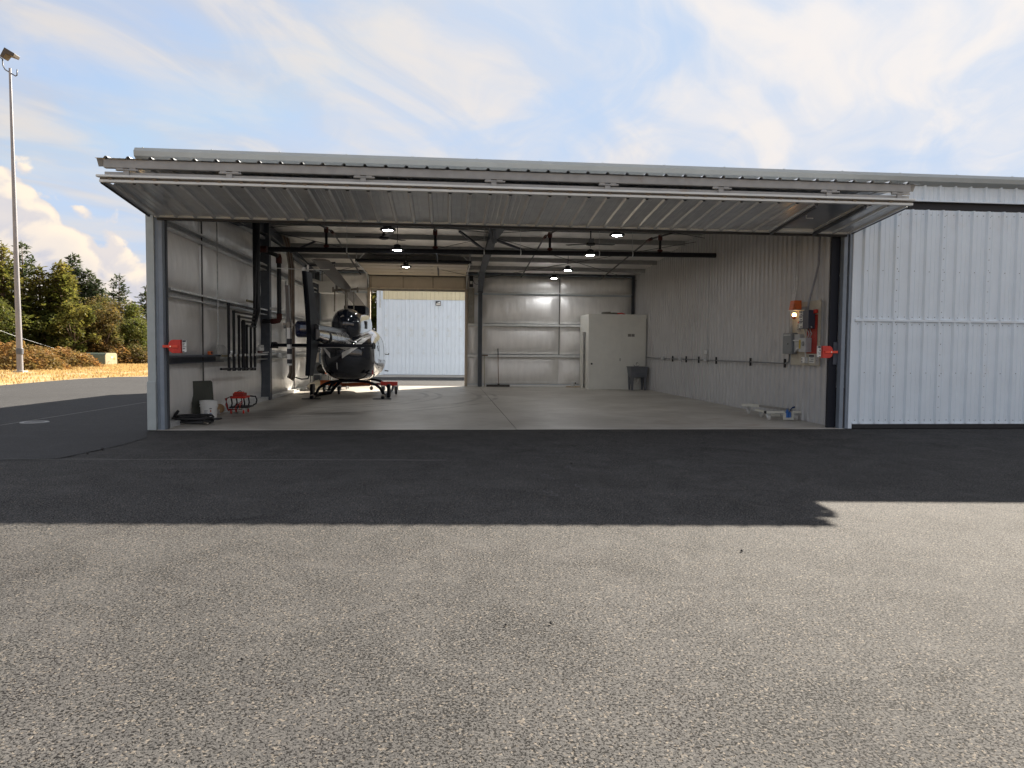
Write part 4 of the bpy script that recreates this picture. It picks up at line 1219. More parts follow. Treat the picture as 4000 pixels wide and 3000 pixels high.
# conduit run with outlets along the right wall
cr = thing('conduit_run', 'thin grey conduit running level along the ribbed right wall with outlet fittings', 'conduit', (7.33, 20, 1.18))
MB().tube([(7.325, 25.4, 1.185), (7.325, 14.62, 1.185), (7.325, 14.50, 1.22), (7.325, 14.47, 1.38)], .016, 8).build('conduit_pipe', GREYBOX, cr, smooth=True)
c0 = None
for y in (22.32, 21.02, 19.94, 18.6, 16.42, 14.68):
    if c0 is None:
        c0 = MB().box(7.305, 7.345, y - .02, y + .02, 1.09, 1.28).build('strut_clip', RUBBER, cr)
        yc = y
    else: inst(c0, cr, (0, y - yc, 0))
for y in (23.3, 21.5, 19.35):
    ob = MB().bbox(7.28, 7.34, y - .08, y + .08, 1.13, 1.24, .01).build('outlet_box', LGREYBOX, cr)
    MB().lathe([(.03, 0), (.028, -.02)], (7.28, y, 1.185), 'x', 12).build('socket', GALV, ob)
MB().tube([(7.325, 19.35, 1.24), (7.325, 19.35, 1.42), (7.325, 19.28, 1.6), (7.335, 19.25, 4.4)], .010, 8).build('conduit_pipe', LGREYBOX, cr, smooth=True)
MB().bbox(7.29, 7.34, 19.28, 19.42, 1.36, 1.47, .01).build('switch_box', GALV, cr)

# ------------------------------------------------------------------ aluminium wheeled dolly with blue jack
dl = thing('aircraft_dolly', 'low cream wheeled dolly with castors and a small blue jack by the right wall', 'dolly', (6.95, 14.3, 0))
MB().bbox(6.60, 6.985, 13.97, 14.03, .155, .20, .005).build('front_rail', CREAM, dl)
MB().bbox(7.20, 7.36, 13.97, 14.03, .155, .20, .005).build('front_rail', CREAM, dl)
sd_ = MB()
sd_.prism([(6.985, .20), (6.985, .02), (7.20, .02), (7.20, .20), (7.155, .155), (7.155, .065), (7.03, .065), (7.03, .155)], 'y', 13.97, 14.03)
sd_.build('drop_cradle', CREAM, dl, bevel=.003)
MB().bbox(6.575, 6.602, 13.965, 14.035, .150, .205, .004).build('end_cap', RUBBER, dl)
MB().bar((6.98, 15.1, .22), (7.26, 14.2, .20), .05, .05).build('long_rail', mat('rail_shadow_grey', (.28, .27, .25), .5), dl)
MB().bar((6.86, 15.5, .22), (7.0, 15.1, .22), .05, .05).build('long_rail', CREAM, dl)
MB().bar((6.72, 15.46, .215), (7.02, 15.06, .215), .05, .05).build('rear_rail', CREAM, dl)
MB().bar((6.80, 14.9, .15), (6.80, 14.05, .14), .05, .04).build('side_rail', CREAM, dl)
MB().bar((6.80, 14.4, .08), (7.1, 14.4, .08), .05, .05).build('axle_beam', CREAM, dl)
def castor(x, y, z, par, ang=0):
    cst = MB().lathe([(.05, -.018), (.058, -.012), (.058, .012), (.05, .018)], (0, 0, 0), 'x', 18)
    m_ = Matrix.Translation((x, y, .06)) @ Matrix.Rotation(ang, 4, 'Z')
    cst.v = [tuple(m_ @ Vector(v)) for v in cst.v]
    wl = cst.build('castor_wheel', mat('castor_white', (.52, .51, .48), .5), par, smooth=True, angle=40)
    f = MB()
    for s_ in (-1, 1):
        f.bar(m_ @ Vector((s_ * .026, 0, 0)), m_ @ Vector((s_ * .026, .02, z - .075)), .006, .05, (1, 0, 0))
    f.box(x - .045, x + .045, y - .035, y + .045, z - .018, z - .004)
    f.build('castor_fork', GALV, wl)
castor(6.70, 14.06, .155, dl, R(10))
castor(7.29, 14.08, .155, dl, R(55))
castor(6.90, 15.5, .195, dl, R(5))
castor(6.86, 14.75, .15, dl, R(15))
MB().lathe([(.032, .0), (.035, .03), (.035, .12), (.026, .13), (.026, .16)], (7.06, 13.985, .068), 'z', 16).build('jack_cylinder', BLUEP, dl, smooth=True, angle=40)
MB().lathe([(.028, .0), (.028, .10), (.02, .11)], (7.115, 13.99, .068), 'z', 14).build('jack_pump', BLUEP, dl, smooth=True, angle=40)
MB().tube([(7.11, 13.99, .17), (7.14, 13.99, .25), (7.18, 13.99, .275), (7.22, 13.99, .285)], [.010, .010, .018, .02], 8).build('jack_lever', mat('blue_dark', (.015, .04, .13), .4), dl, smooth=True)
MB().tube([(7.055, 13.985, .20), (7.05, 13.985, .245), (7.085, 13.985, .25)], .008, 6).build('jack_hook', MATS['blue_dark'], dl)

# ------------------------------------------------------------------ white cabinet room and sink in the back right corner
cab = thing('white_cabinet', 'tall white panelled closet in the back right corner', 'closet', (6.3, 25.5, 0))
MB().box(5.19, 7.34, 25.50, 25.56, .004, 2.775).build('front_panel', CABW, cab, bevel=.004)
MB().box(5.19, 5.235, 25.562, 25.98, .004, 2.775).build('side_panel', CABW, cab)
MB().box(5.19, 5.235, 26.72, 27.18, .004, 2.775).build('side_panel', CABW, cab)
MB().box(5.19, 5.235, 25.982, 26.718, 2.13, 2.775).build('side_header', CABW, cab)
MB().box(5.236, 7.34, 25.562, 27.2, 2.70, 2.76).build('top_panel', CABW, cab)
MB().box(5.30, 5.33, 25.98, 26.72, .01, 2.12).build('side_door', mat('side_door_white', (.58, .57, .53), .5), cab)
for z0, z1 in ((.004, .17), (2.62, 2.77)):
    MB().box(5.18, 7.35, 25.486, 25.4985, z0, z1).build('trim_board', CABW, cab)
MB().box(5.30, 7.30, 25.488, 25.4985, 2.44, 2.46).build('trim_line', CABW, cab)
MB().box(5.19, 5.28, 25.487, 25.4985, .172, 2.618).build('trim_stile', CABW, cab)
MB().box(6.405, 6.43, 25.489, 25.4985, .172, 2.435).build('trim_stile', CABW, cab)
kn = MB().lathe([(.012, 0), (.012, -.03), (.032, -.04), (.036, -.055), (.02, -.07)], (5.30, 25.498, .945), 'y', 16).build('door_knob', RUBBER, cab, smooth=True)
for x0 in (6.655, 6.79):
    v_ = MB().box(x0, x0 + .115, 25.484, 25.497, 1.955, 2.055).build('vent_grille', mat('vent_grey', (.20, .195, .18), .5), cab)
    for j in range(5):
        MB().box(x0 + .004, x0 + .111, 25.480, 25.4838, 1.966 + j * .018, 1.972 + j * .018).build('vent_slat', mat('vent_dark', (.33, .32, .30), .5), v_)
MB().box(6.35, 6.40, 25.488, 25.497, 1.05, 1.16).build('switch_plate', mat('plate_cream', (.50, .50, .47), .5), cab)
ct = thing('hose_on_closet', 'coiled dark hose with red end lying on top of the white closet', 'hose', (6.3, 26.3, 2.78))
pts = [(6.15 + .30 * cos(k * .35), 26.3 + .30 * sin(k * .35), 2.795 + .0016 * k) for k in range(50)]
MB().tube(pts, .018, 6).build('hose', mat('olive_hose', (.14, .13, .10), .6), ct, smooth=True)
MB().tube([(6.4, 26.1, 2.83), (6.55, 26.05, 2.84), (6.68, 26.05, 2.80)], .025, 8).build('hose_end', REDB, ct, smooth=True)
sk_ = thing('utility_sink', 'dark grey plastic utility sink on four legs in front of the white closet', 'sink', (7.05, 25.2, 0))
SX0, SX1, SY0, SY1 = 6.62, 7.28, 24.90, 25.46
def trap(z, i): return [(SX0 + i, SY0 + i, z), (SX1 - i, SY0 + i, z), (SX1 - i, SY1 - i * .3, z), (SX0 + i, SY1 - i * .3, z)]
MB().loft([trap(.46, .07), trap(.50, .05), trap(.80, .015), trap(.835, .005), trap(.836, -.01), trap(.86, -.01), trap(.861, .03), trap(.84, .035), trap(.55, .07)], cap=True).build('basin', SINKG, sk_)
MB().box(6.80, 7.12, 24.935, 24.9485, .52, .78).build('basin_front_panel', mat('sink_panel', (.13, .14, .165), .5), sk_)
for x, y in ((SX0 + .09, SY0 + .10), (SX1 - .09, SY0 + .10), (SX0 + .09, SY1 - .08), (SX1 - .09, SY1 - .08)):
    MB().loft([[(x - .055, y - .04, .52), (x + .055, y - .04, .52), (x + .055, y + .04, .52), (x - .055, y + .04, .52)], [(x - .03, y - .025, .004), (x + .03, y - .025, .004), (x + .03, y + .025, .004), (x - .03, y + .025, .004)]]).build('leg', SINKG, sk_)
fa = MB()
fx, fy = 6.96, 25.40
fa.lathe([(.02, 0), (.018, .04)], (fx - .07, fy, .86), 'z', 10)
fa.lathe([(.02, 0), (.018, .04)], (fx + .07, fy, .86), 'z', 10)
fa.box(fx - .09, fx + .09, fy - .022, fy + .022, .86, .88)
fa.tube([(fx, fy, .88), (fx, fy, .95), (fx, fy - .03, 1.0), (fx + .02, fy - .10, 1.01), (fx + .03, fy - .14, .97)], .012, 8)
fa.bar((fx - .07, fy, .905), (fx - .12, fy - .03, .92), .015, .012)
fa.bar((fx + .07, fy, .905), (fx + .12, fy - .03, .92), .015, .012)
fa.build('faucet', CHROME, sk_, smooth=True, angle=40)
MB().tube([(6.98, 25.15, .47), (6.98, 25.15, .30), (6.96, 25.2, .24), (6.90, 25.25, .25), (6.88, 25.3, .32)], .022, 8).build('drain_trap', PLASTW, sk_, smooth=True)

pc = thing('paint_can', 'small pale metal can standing on the floor at the left foot of the white closet', 'can', (4.88, 26.95, 0))
MB().lathe([(.085, 0), (.085, .01), (.082, .012), (.082, .17), (.087, .175), (.087, .185), (.075, .186), (.075, .178), (0, .176)], (4.88, 26.95, .006), 'z', 24, cap=False).build('can_body', GALV, pc, smooth=True, angle=35)
MB().box(4.955, 5.0, 26.92, 26.98, .13, .19).build('can_handle', RUBBER, pc)
rp_ = thing('rope_ring', 'flat tan hose ring around the small can on the floor', 'rope', (4.88, 26.9, 0))
MB().tube([(4.88 + .27 * cos(k * pi / 12), 26.93 + .16 * sin(k * pi / 12), .022) for k in range(25)], .016, 6, cap=False).build('rope', mat('tan_rope', (.40, .29, .17), .7), rp_, smooth=True)
br_ = thing('push_broom', 'push broom with a long pale handle leaning on the back wall beside the dark column', 'broom', (1.45, 27.1, 0))
MB().tube([(1.45, 26.98, .02), (1.455, 27.2, 1.20)], .013, 8).build('handle', mat('handle_cream', (.48, .43, .33), .6), br_, smooth=True)
MB().box(1.33, 1.58, 27.17, 27.24, 1.19, 1.235).build('broom_block', mat('broom_brown', (.16, .10, .07), .7), br_)
sqz = thing('floor_squeegee', 'wide dark floor squeegee with an upright pole standing against the back wall', 'squeegee', (1.97, 27.05, 0))
MB().tube([(1.99, 27.02, .10), (1.98, 27.24, 1.22)], .013, 8).build('pole', mat('handle_red', (.26, .14, .10), .6), sqz, smooth=True)
MB().tube([(1.98, 27.235, 1.20), (1.975, 27.26, 1.48)], .018, 8).build('grip', RUBBER, sqz, smooth=True)
MB().prism([(26.97, .01), (27.06, .01), (27.04, .09), (26.99, .09)], 'x', 1.52, 2.42).build('squeegee_head', mat('squeegee_dark', (.05, .045, .04), .6), sqz)
MB().bbox(1.95, 2.03, 26.98, 27.06, .09, .13, .01).build('socket', RUBBER, sqz)
op = thing('door_opener', 'black garage door opener box with a white label beside the back opening', 'door opener', (.93, 27.05, 3.8))
MB().bbox(.845, .99, 27.0, 27.20, 3.82, 4.24, .012).build('opener_body', RUBBER, op)
MB().box(.87, .965, 26.994, 26.9995, 3.93, 4.04).build('label', PAPER, op)
MB().tube([(.99, 27.1, 4.1), (1.03, 27.1, 4.0), (1.05, 27.1, 3.95), (1.18, 27.1, 3.92)], .008, 6).build('wire', BLACKP, op)
lb_ = thing('timber_post', 'weathered grey timber board standing beside the back opening below the opener', 'timber', (.93, 27.2, 2.4))
MB().bbox(.825, 1.05, 27.22, 27.26, 2.44, 3.80, .006).build('board', mat('weathered_timber', (.26, .25, .22), .7, 0, .2, 5, dirt=(.08, .07, .06), ds=6, dth=(.58, .72)), lb_)
sc_ = thing('security_camera', 'small white round sensor on the dark back wall column', 'sensor', (1.31, 27.08, 3.9))
MB().lathe([(.05, 0), (.05, -.03), (.035, -.05)], (1.31, 27.09, 3.905), 'y', 16).build('sensor_body', PLASTW, sc_, smooth=True)
MB().lathe([(.018, 0), (.015, -.01)], (1.31, 27.042, 3.905), 'y', 12).build('lens', RUBBER, sc_)

# ------------------------------------------------------------------ heater, shelf and junk behind the helicopter
ht = thing('unit_heater', 'boxy white unit heater hung high in the back left corner', 'heater', (-4.2, 25.6, 3.6))
MB().bbox(-4.52, -3.95, 25.5, 26.1, 3.40, 3.80, .012).build('heater_case', PLASTW, ht)
MB().box(-3.945, -3.935, 25.55, 26.05, 3.44, 3.76).build('heater_grille', RUBBER, ht)
for j in range(6):
    MB().bar((-3.93, 25.56, 3.46 + j * .055), (-3.93, 26.04, 3.46 + j * .055), .02, .006).build('louver', DARKBOX, ht)
MB().prism([(-3.94, 3.41), (-3.62, 3.36), (-3.62, 3.50), (-3.66, 3.50), (-3.66, 3.40), (-3.94, 3.45)], 'y', 25.5, 25.56).build('duct_lip', PLASTW, ht)
MB().tube([(-4.5, 25.8, 3.75), (-4.75, 25.8, 3.85), (-4.9, 25.8, 3.8)], .07, 10).build('flue_pipe', GALV, ht, smooth=True)
for x in (-4.45, -4.02):
    MB().tube([(x, 25.8, 3.80), (x, 25.8, zr(25.8) - .1)], .012, 6).build('hanger_rod', BLACKP, ht)
sh = thing('storage_shelf', 'grey metal storage shelf against the back wall behind the helicopter', 'shelf', (-4.4, 25.3, 0))
for x in (-4.72, -4.10, -3.5):
    for y in (25.0, 25.45):
        MB().box(x - .02, x + .02, y - .02, y + .02, .004, 1.9).build('upright', GREYBOX, sh)
for z in (.12, .52, .94, 1.4, 1.85):
    MB().box(-4.74, -3.48, 24.97, 25.48, z - .025, z).build('shelf_board', GREYBOX, sh)
bg_ = thing('black_bag', 'lumpy black bag on the middle of the storage shelf behind the helicopter', 'bag', (-4.3, 25.2, .52))
b = MB()
def bagf(a, b_):
    th, ph = 2 * pi * a, pi * b_
    r = 1 + .15 * mnoise.noise(Vector((cos(th) * 2, sin(th) * 2, b_ * 3)))
    return (-4.32 + .25 * r * sin(ph) * cos(th), 25.2 + .18 * r * sin(ph) * sin(th), .70 - .18 * r * cos(ph) * (1 if b_ > .5 else .95))
b.grid(bagf, 20, 10)
b.build('bag_body', RUBBER, bg_, smooth=True)
bxs = [((-4.60, -4.45, .945, 1.28), (.60, .58, .53), 'cream'), ((-4.44, -4.36, .945, 1.26), (.20, .24, .30), 'blue grey'), ((-4.34, -4.28, .945, 1.25), (.58, .60, .62), 'white')]
for (x0, x1, z0, z1), cl_, nm in bxs:
    t_ = thing('binder', nm + ' upright binder on the upper storage shelf board', 'binder', ((x0 + x1) / 2, 25.1, z0))
    MB().bbox(x0, x1, 25.0, 25.28, z0, z1, .004).build('binder_body', mat('binder_' + nm.replace(' ', '_'), cl_, .5), t_)
fr = thing('orange_fruit', 'small orange ball at the front of the storage shelf board', 'ball', (-4.2, 25.02, .55))
MB().lathe([(.004, -.045), (.03, -.033), (.045, 0), (.03, .033), (.004, .045)], (-4.2, 25.05, .566), 'z', 14).build('ball_skin', ORANGE, fr, smooth=True)
for i, (x, y, z, an, lb) in enumerate(((-4.48, 24.3, .20, 40, 'cream foam roll lying against the wall behind the helicopter, upper one'), (-4.28, 24.2, .13, 20, 'cream foam roll lying on the floor behind the helicopter skid'))):
    t_ = thing('foam_roll', lb, 'foam roll', (x, y, z), 'cream foam rolls behind the helicopter')
    d = Vector((cos(R(an)), .3, sin(R(an)) * .6)).normalized()
    p0 = Vector((x, y, z))
    pts = [p0 - d * .22, p0 - d * .1, p0, p0 + d * .1, p0 + d * .22]
    MB().tube(pts, [.085, .10, .098, .10, .085], 12).build('foam', FOAM, t_, smooth=True)
td = thing('towing_dolly', 'low orange red towing dolly with black wheels under the helicopter nose', 'towing dolly', (-2.8, 22.6, 0))
MB().bar((-4.0, 23.0, .33), (-3.36, 22.7, .33), .16, .16).build('left_beam', ORANGE, td)
MB().tube([(-3.4, 22.8, .27), (-2.35, 22.6, .32)], .055, 10).build('cross_tube', ORANGE, td, smooth=True)
MB().bbox(-2.06, -1.54, 22.2, 22.4, .28, .40, .01).build('right_beam', REDB, td)
MB().bar((-2.35, 22.6, .31), (-2.05, 22.3, .33), .06, .06).build('link', REDB, td)
MB().lathe([(.03, -.07), (.06, 0), (.02, .06)], (-2.37, 22.5, .19), 'z', 12).build('tow_ball', HUBM, td, smooth=True)
for x, y in ((-3.33, 22.2), (-1.98, 22.24), (-1.58, 22.25), (-3.9, 22.9)):
    wl = MB().lathe([(.10, -.035), (.125, -.025), (.13, 0), (.125, .025), (.10, .035)], (x, y, .134), 'x', 20).build('wheel', RUBBER, td, smooth=True, angle=40)
    MB().lathe([(.06, -.038), (.06, .038)], (x, y, .134), 'x', 14).build('rim', LGREYBOX, wl)
    f = MB()
    f.bar((x - .045, y, .134), (x - .045, y, .30), .006, .05, (1, 0, 0))
    f.bar((x + .045, y, .134), (x + .045, y, .30), .006, .05, (1, 0, 0))
    f.box(x - .05, x + .05, y - .04, y + .04, .27, .285)
    f.build('fork', PLASTW, wl)
#@@HELI@@

# ------------------------------------------------------------------ helicopter
from mathutils.bvhtree import BVHTree
he = thing('helicopter', 'glossy black helicopter with silver V stripes parked tail first inside the hangar', 'helicopter', (-2.78, 20.5, 0))
HX = -2.77
def sgp(v, p): return math.copysign(abs(v) ** p, v)
def ring(y, w, zb, zt, e=2.7, cx=HX, n=40, ztop=None):
    zc, hh = (zb + zt) / 2, (zt - zb) / 2
    return [(cx + w * sgp(cos(2 * pi * k / n), 2 / e), y, zc + hh * sgp(sin(2 * pi * k / n), 2 / e)) for k in range(n)]
def interp(secs, step):
    """Catmull-Rom between section tuples"""
    out = []
    for i in range(len(secs) - 1):
        p0, p1, p2, p3 = secs[max(i - 1, 0)], secs[i], secs[i + 1], secs[min(i + 2, len(secs) - 1)]
        for s in range(step):
            t = s / step
            out.append(tuple(0.5 * ((2 * b) + (-a + c) * t + (2 * a - 5 * b + 4 * c - d) * t * t + (-a + 3 * b - 3 * c + d) * t ** 3) for a, b, c, d in zip(p0, p1, p2, p3)))
    out.append(secs[-1])
    return out
FS = [(19.42, .10, 1.18, 1.42, 2.2), (19.50, .42, .90, 1.66, 2.3), (19.66, .60, .72, 1.76, 2.5), (19.95, .715, .60, 1.82, 2.7), (20.4, .765, .535, 1.88, 2.8), (21.2, .80, .48, 1.98, 2.8),
      (22.2, .83, .455, 2.08, 2.7), (23.2, .80, .46, 2.04, 2.6), (24.0, .70, .50, 1.84, 2.4), (24.6, .54, .56, 1.52, 2.3), (25.0, .30, .66, 1.20, 2.1), (25.12, .08, .80, 1.0, 2.0)]
fr_ = [ring(*s[:4], e=s[4]) for s in interp(FS, 4)]
fm = MB().loft(fr_)
fus = fm.build('fuselage', HELI, he, smooth=True, angle=50)
fbv = BVHTree.FromPolygons([Vector(v) for v in fm.v], fm.f)
def proj_patch(name, poly4, m, axis, par, off=.006, nu=10, nv=4, start=None):
    """quad (4 corners in the view plane) projected on the fuselage skin"""
    pts = []
    for j in range(nv + 1):
        for i in range(nu + 1):
            u, v = i / nu, j / nv
            p = [(poly4[0][k] * (1 - u) + poly4[1][k] * u) * (1 - v) + (poly4[3][k] * (1 - u) + poly4[2][k] * u) * v for k in (0, 1)]
            if axis == 'y':
                o, d = Vector((p[0], 15.0, p[1])), Vector((0, 1, 0))
            else:
                o, d = Vector((2.0, p[0], p[1])), Vector((-1, 0, 0))
            hit, nn, _, _ = fbv.ray_cast(o, d)
            if hit is None:
                return None
            if nn.dot(d) > 0: nn = -nn
            pts.append(hit + nn * off)
    fs = []
    for j in range(nv):
        for i in range(nu):
            a = j * (nu + 1) + i
            fs.append((a, a + 1, a + nu + 2, a + nu + 1))
    b = MB().add(pts, fs)
    return b.build(name, m, par, smooth=True)
def vx(px, py, Y=19.85):
    return (HX + (px - 1371) / 2744.3 * Y * 1.0, 1.418 + (1368 - py) / 2744.3 * Y)
for q in ([(1361, 1384), (1396, 1362), (1420, 1362), (1363, 1404)], [(1397, 1361), (1418, 1344), (1438, 1344), (1421, 1361)], [(1419, 1343), (1452, 1312), (1455, 1322), (1439, 1343)],
          [(1318, 1404), (1287, 1366), (1283, 1352), (1317, 1384)], [(1391, 1346), (1420, 1330), (1423, 1334), (1395, 1346)], [(1420, 1329), (1450, 1305), (1451, 1309), (1424, 1333)]):
    proj_patch('stripe', [vx(*p) for p in q], DECAL, 'y', fus, .004)
proj_patch('hatch_panel', [vx(*p) for p in ((1334, 1459), (1366, 1459), (1373, 1473), (1340, 1473))], mat('hatch_grey', (.06, .06, .065), .35), 'y', fus, .004)
proj_patch('light_strip', [vx(*p) for p in ((1341, 1420), (1344, 1420), (1344, 1445), (1341, 1445))], DECAL, 'y', fus, .004)
for q in ([(22.1, 1.16), (23.0, 1.16), (22.9, 1.78), (22.1, 1.80)], [(21.0, 1.20), (21.95, 1.18), (21.95, 1.78), (21.15, 1.72)], [(23.15, 1.15), (23.9, 1.10), (23.6, 1.62), (23.1, 1.74)]):
    proj_patch('side_window', q, GLASS, 'x', fus, .004, 8, 8)
silv = mat('silver_side_reflection', (.50, .52, .54), .25, .3, .03, coat=.6)  # pale silver puts the glossy flank's reflection into the panel colour
for q in ([(20.75, .70), (23.6, .66), (23.7, 1.0), (20.75, 1.14)],):
    proj_patch('side_panel', q, silv, 'x', fus, .003, 24, 6)
for y in (20.98, 22.02, 23.06):
    proj_patch('door_seam', [(y, .72), (y + .018, .72), (y + .018, 1.82), (y, 1.82)], INK, 'x', fus, .005, 2, 14)
for y, z in ((21.12, 1.05), (22.16, 1.05), (21.12, .86)):
    proj_patch('door_handle', [(y, z), (y + .12, z), (y + .12, z + .035), (y, z + .035)], RUBBER, 'x', fus, .014, 3, 2)
proj_patch('vent_slot', [(20.72, 1.36), (20.82, 1.36), (20.82, 1.52), (20.72, 1.52)], RUBBER, 'x', fus, .006, 3, 3)
MB().tube([(HX + .80, 23.3, 1.25), (HX + .87, 23.25, 1.24), (HX + .88, 23.25, 1.29)], .016, 6).build('step_probe', RUBBER, he)
MB().tube([(HX + .76, 23.2, .72), (HX + .87, 23.15, .71)], .02, 6).build('step_probe', RUBBER, he)
# cowling
CS = [(19.42, .12, 1.98, 2.22, 2.0), (19.50, .28, 1.76, 2.40, 2.1), (19.65, .375, 1.60, 2.49, 2.2), (19.95, .415, 1.55, 2.54, 2.3), (20.6, .44, 1.55, 2.57, 2.4), (21.4, .46, 1.6, 2.60, 2.5), (22.2, .45, 1.7, 2.56, 2.4), (22.9, .36, 1.8, 2.40, 2.2), (23.4, .15, 1.9, 2.15, 2.0)]
cow = MB().loft([ring(*s[:4], e=s[4], n=32) for s in interp(CS, 4)]).build('engine_cowling', HELI, he, smooth=True, angle=50)
MB().bbox(HX - .22, HX + .40, 20.9, 21.9, 2.45, 2.685, .03).build('top_fairing', HELIM, he)
MB().tube([(HX + .08, 19.75, 1.98), (HX + .14, 19.52, 1.98)], [.07, .085], 16).build('exhaust_pipe', HELIM, cow)
MB().bar((HX - .10, 19.455, 2.26), (HX - .02, 19.455, 2.32), .012, .05).build('cowl_latch', HUBM, cow)
# side shoulder with louvres on the cowling
for j in range(3):
    MB().box(HX + .438, HX + .452, 20.5 + j * .16, 20.62 + j * .16, 2.0, 2.22).build('louver', RUBBER, cow)
# boom
bs_ = [(15.15, .11, 1.60, 1.84, 2), (16.5, .15, 1.52, 1.84, 2), (18.2, .19, 1.44, 1.84, 2), (19.3, .23, 1.38, 1.86, 2), (19.9, .27, 1.32, 1.88, 2)]
boom = MB().loft([ring(*s[:4], e=s[4], n=24) for s in interp(bs_, 3)]).build('tail_boom', mat('boom_black', (.008, .010, .018), .16, 0, .1, 4, spec=.5, coat=.3), he, smooth=True, angle=50)
for y, hw_ in ((16.35, .10), (18.55, .02), (19.1, .02)):
    def bw_(yy): return .11 + (yy - 15.15) * .030 + .010
    MB().loft([[(HX + bw_(yy) * cos(2 * pi * k / 24), yy, 1.70 - (yy - 15.15) * .024 + (bw_(yy) + .012) * sin(2 * pi * k / 24)) for k in range(24)] for yy in (y - hw_, y + hw_)], cap=False).build('boom_band', HELIM, boom, smooth=True)
# pale registration strokes wrapped over the boom
for j in range(9):
    yy = 17.2 + j * .19
    a0_, a1_ = (R(20), R(62)) if j % 3 else (R(-5), R(50))
    pts = []
    for k in range(9):
        aa = a0_ + (a1_ - a0_) * k / 8
        rr = .115 + (yy - 15.15) * .0315 + .006
        pts.append([(HX + rr * cos(aa), yy + q + .05 * (k / 8) * (j % 2), 1.715 - (yy - 15.15) * .021 + (rr + .004) * sin(aa)) for q in (0, .035)])
    b = MB()
    for k in range(8):
        b.add([pts[k][0], pts[k][1], pts[k + 1][1], pts[k + 1][0]], [(0, 1, 2, 3)])
    b.build('registration_stroke', DECAL, boom)
MB().loft([[(HX - .06, y, zt - .02), (HX - .055, y, zt + .07), (HX, y, zt + .10), (HX + .055, y, zt + .07), (HX + .06, y, zt - .02)] for y, zt in ((15.3, 1.84), (16.5, 1.845), (18.2, 1.845), (19.45, 1.86))]).build('driveshaft_cover', mat('cover_dark', (.03, .03, .032), .3, .0), boom, smooth=True, angle=40)
# fin
fp = [(14.36, 2.96), (14.94, 2.985), (15.55, 2.30), (15.92, 1.88), (15.95, 1.70), (15.6, 1.30), (15.10, .84), (14.66, .86), (14.80, 1.3), (14.86, 1.72), (14.66, 2.3)]
FXC = -2.84
b = MB()
n = len(fp)
cen = (sum(p[0] for p in fp) / n, sum(p[1] for p in fp) / n)
def sh(p, k): return (cen[0] + (p[0] - cen[0]) * k, cen[1] + (p[1] - cen[1]) * (1 - (1 - k) * .2))
rings = []
for x, k in ((-.048, .90), (-.03, 1), (.03, 1), (.048, .90)):
    rings.append([(FXC + x, *sh(p, k)) for p in fp])
b.loft(rings)
fin = b.build('tail_fin', HELIM, he)
MB().tube([(FXC, 14.9, .88), (FXC, 14.75, .80), (FXC - .08, 14.5, .80), (FXC - .16, 14.35, .84)], .014, 6).build('tail_skid', BLACKP, fin)
MB().lathe([(.03, 0), (.03, .06), (.02, .08)], (FXC - .03, 14.5, 2.965), 'z', 10).build('tail_light', PLASTW, fin)
MB().lathe([(.02, 0), (.02, .13), (.012, .14)], (FXC + .04, 14.6, 2.97), 'z', 10).build('beacon', PLASTW, fin)
MB().tube([(FXC - .60, 14.75, 3.045), (FXC, 14.62, 3.01)], .008, 6).build('antenna_rod', PLASTW, fin)
MB().tube([(FXC, 14.62, 3.01), (FXC + .42, 14.9, 3.05)], .008, 6).build('antenna_rod', PLASTW, fin)
# stabiliser
st = MB().prism([(15.62, 1.46), (15.70, 1.522), (15.95, 1.525), (16.12, 1.49), (15.95, 1.452)], 'x', -3.76, -1.62).build('stabilizer', HELIM, he)
for x in (-3.76, -1.62):
    MB().prism([(15.5, 1.42), (15.62, 1.55), (15.95, 1.56), (16.2, 1.50), (16.1, 1.42)], 'x', x - .012, x + .012).build('end_plate', HELIM, st)
MB().tube([(-3.55, 15.72, 1.445), (-2.0, 15.72, 1.445)], .008, 6).build('trim_tab', DECAL, st)
# gearbox and tail rotor
gb = MB()
gb.loft([[(x, y0 + 15.2, z0 + 1.825) for y0, z0 in [(.17 * k_ * sgp(cos(2 * pi * i / 24), .6), .175 * k_ * sgp(sin(2 * pi * i / 24), .6)) for i in range(24)]] for x, k_ in ((-3.165, .5), (-3.155, .82), (-3.12, 1), (-2.92, 1), (-2.88, .95))])
gb.build('tail_gearbox', mat('dark_blue_gloss', (.006, .012, .05), .12, 0, .1, coat=1.0, rvar=.02), he, smooth=True, angle=50)
tr_ = MB().tube([(-2.9, 15.15, 1.91), (-3.34, 15.15, 1.91)], .025, 10).build('tail_rotor', HUBM, he)
MB().bbox(-3.34, -3.26, 15.06, 15.24, 1.85, 1.97, .015).build('rotor_hub', HUBM, tr_)
MB().bar((-3.24, 15.15, 1.80), (-3.24, 15.15, 2.02), .03, .03).build('pitch_link', HUBM, tr_)
MB().bar((-3.42, 15.12, 1.93), (-3.20, 15.12, 1.90), .02, .05).build('pitch_link', HUBM, tr_)
for sgn in (1, -1):
    z0, z1 = (1.97, 2.73) if sgn > 0 else (1.85, 1.06)
    bl_ = MB().bar((-3.30, 15.15, z0), (-3.33 if sgn > 0 else -3.29, 15.15, z1), .065, .14, (0, 1, 0)).build('tail_blade', BLADE if sgn > 0 else DECAL, tr_)
    if sgn < 0:
        for za, zb in ((1.50, 1.62), (1.30, 1.41), (1.10, 1.19)):
            MB().bar((-3.293, 15.146, za), (-3.293, 15.146, zb), .071, .146, (0, 1, 0)).build('blade_stripe', INK, bl_)
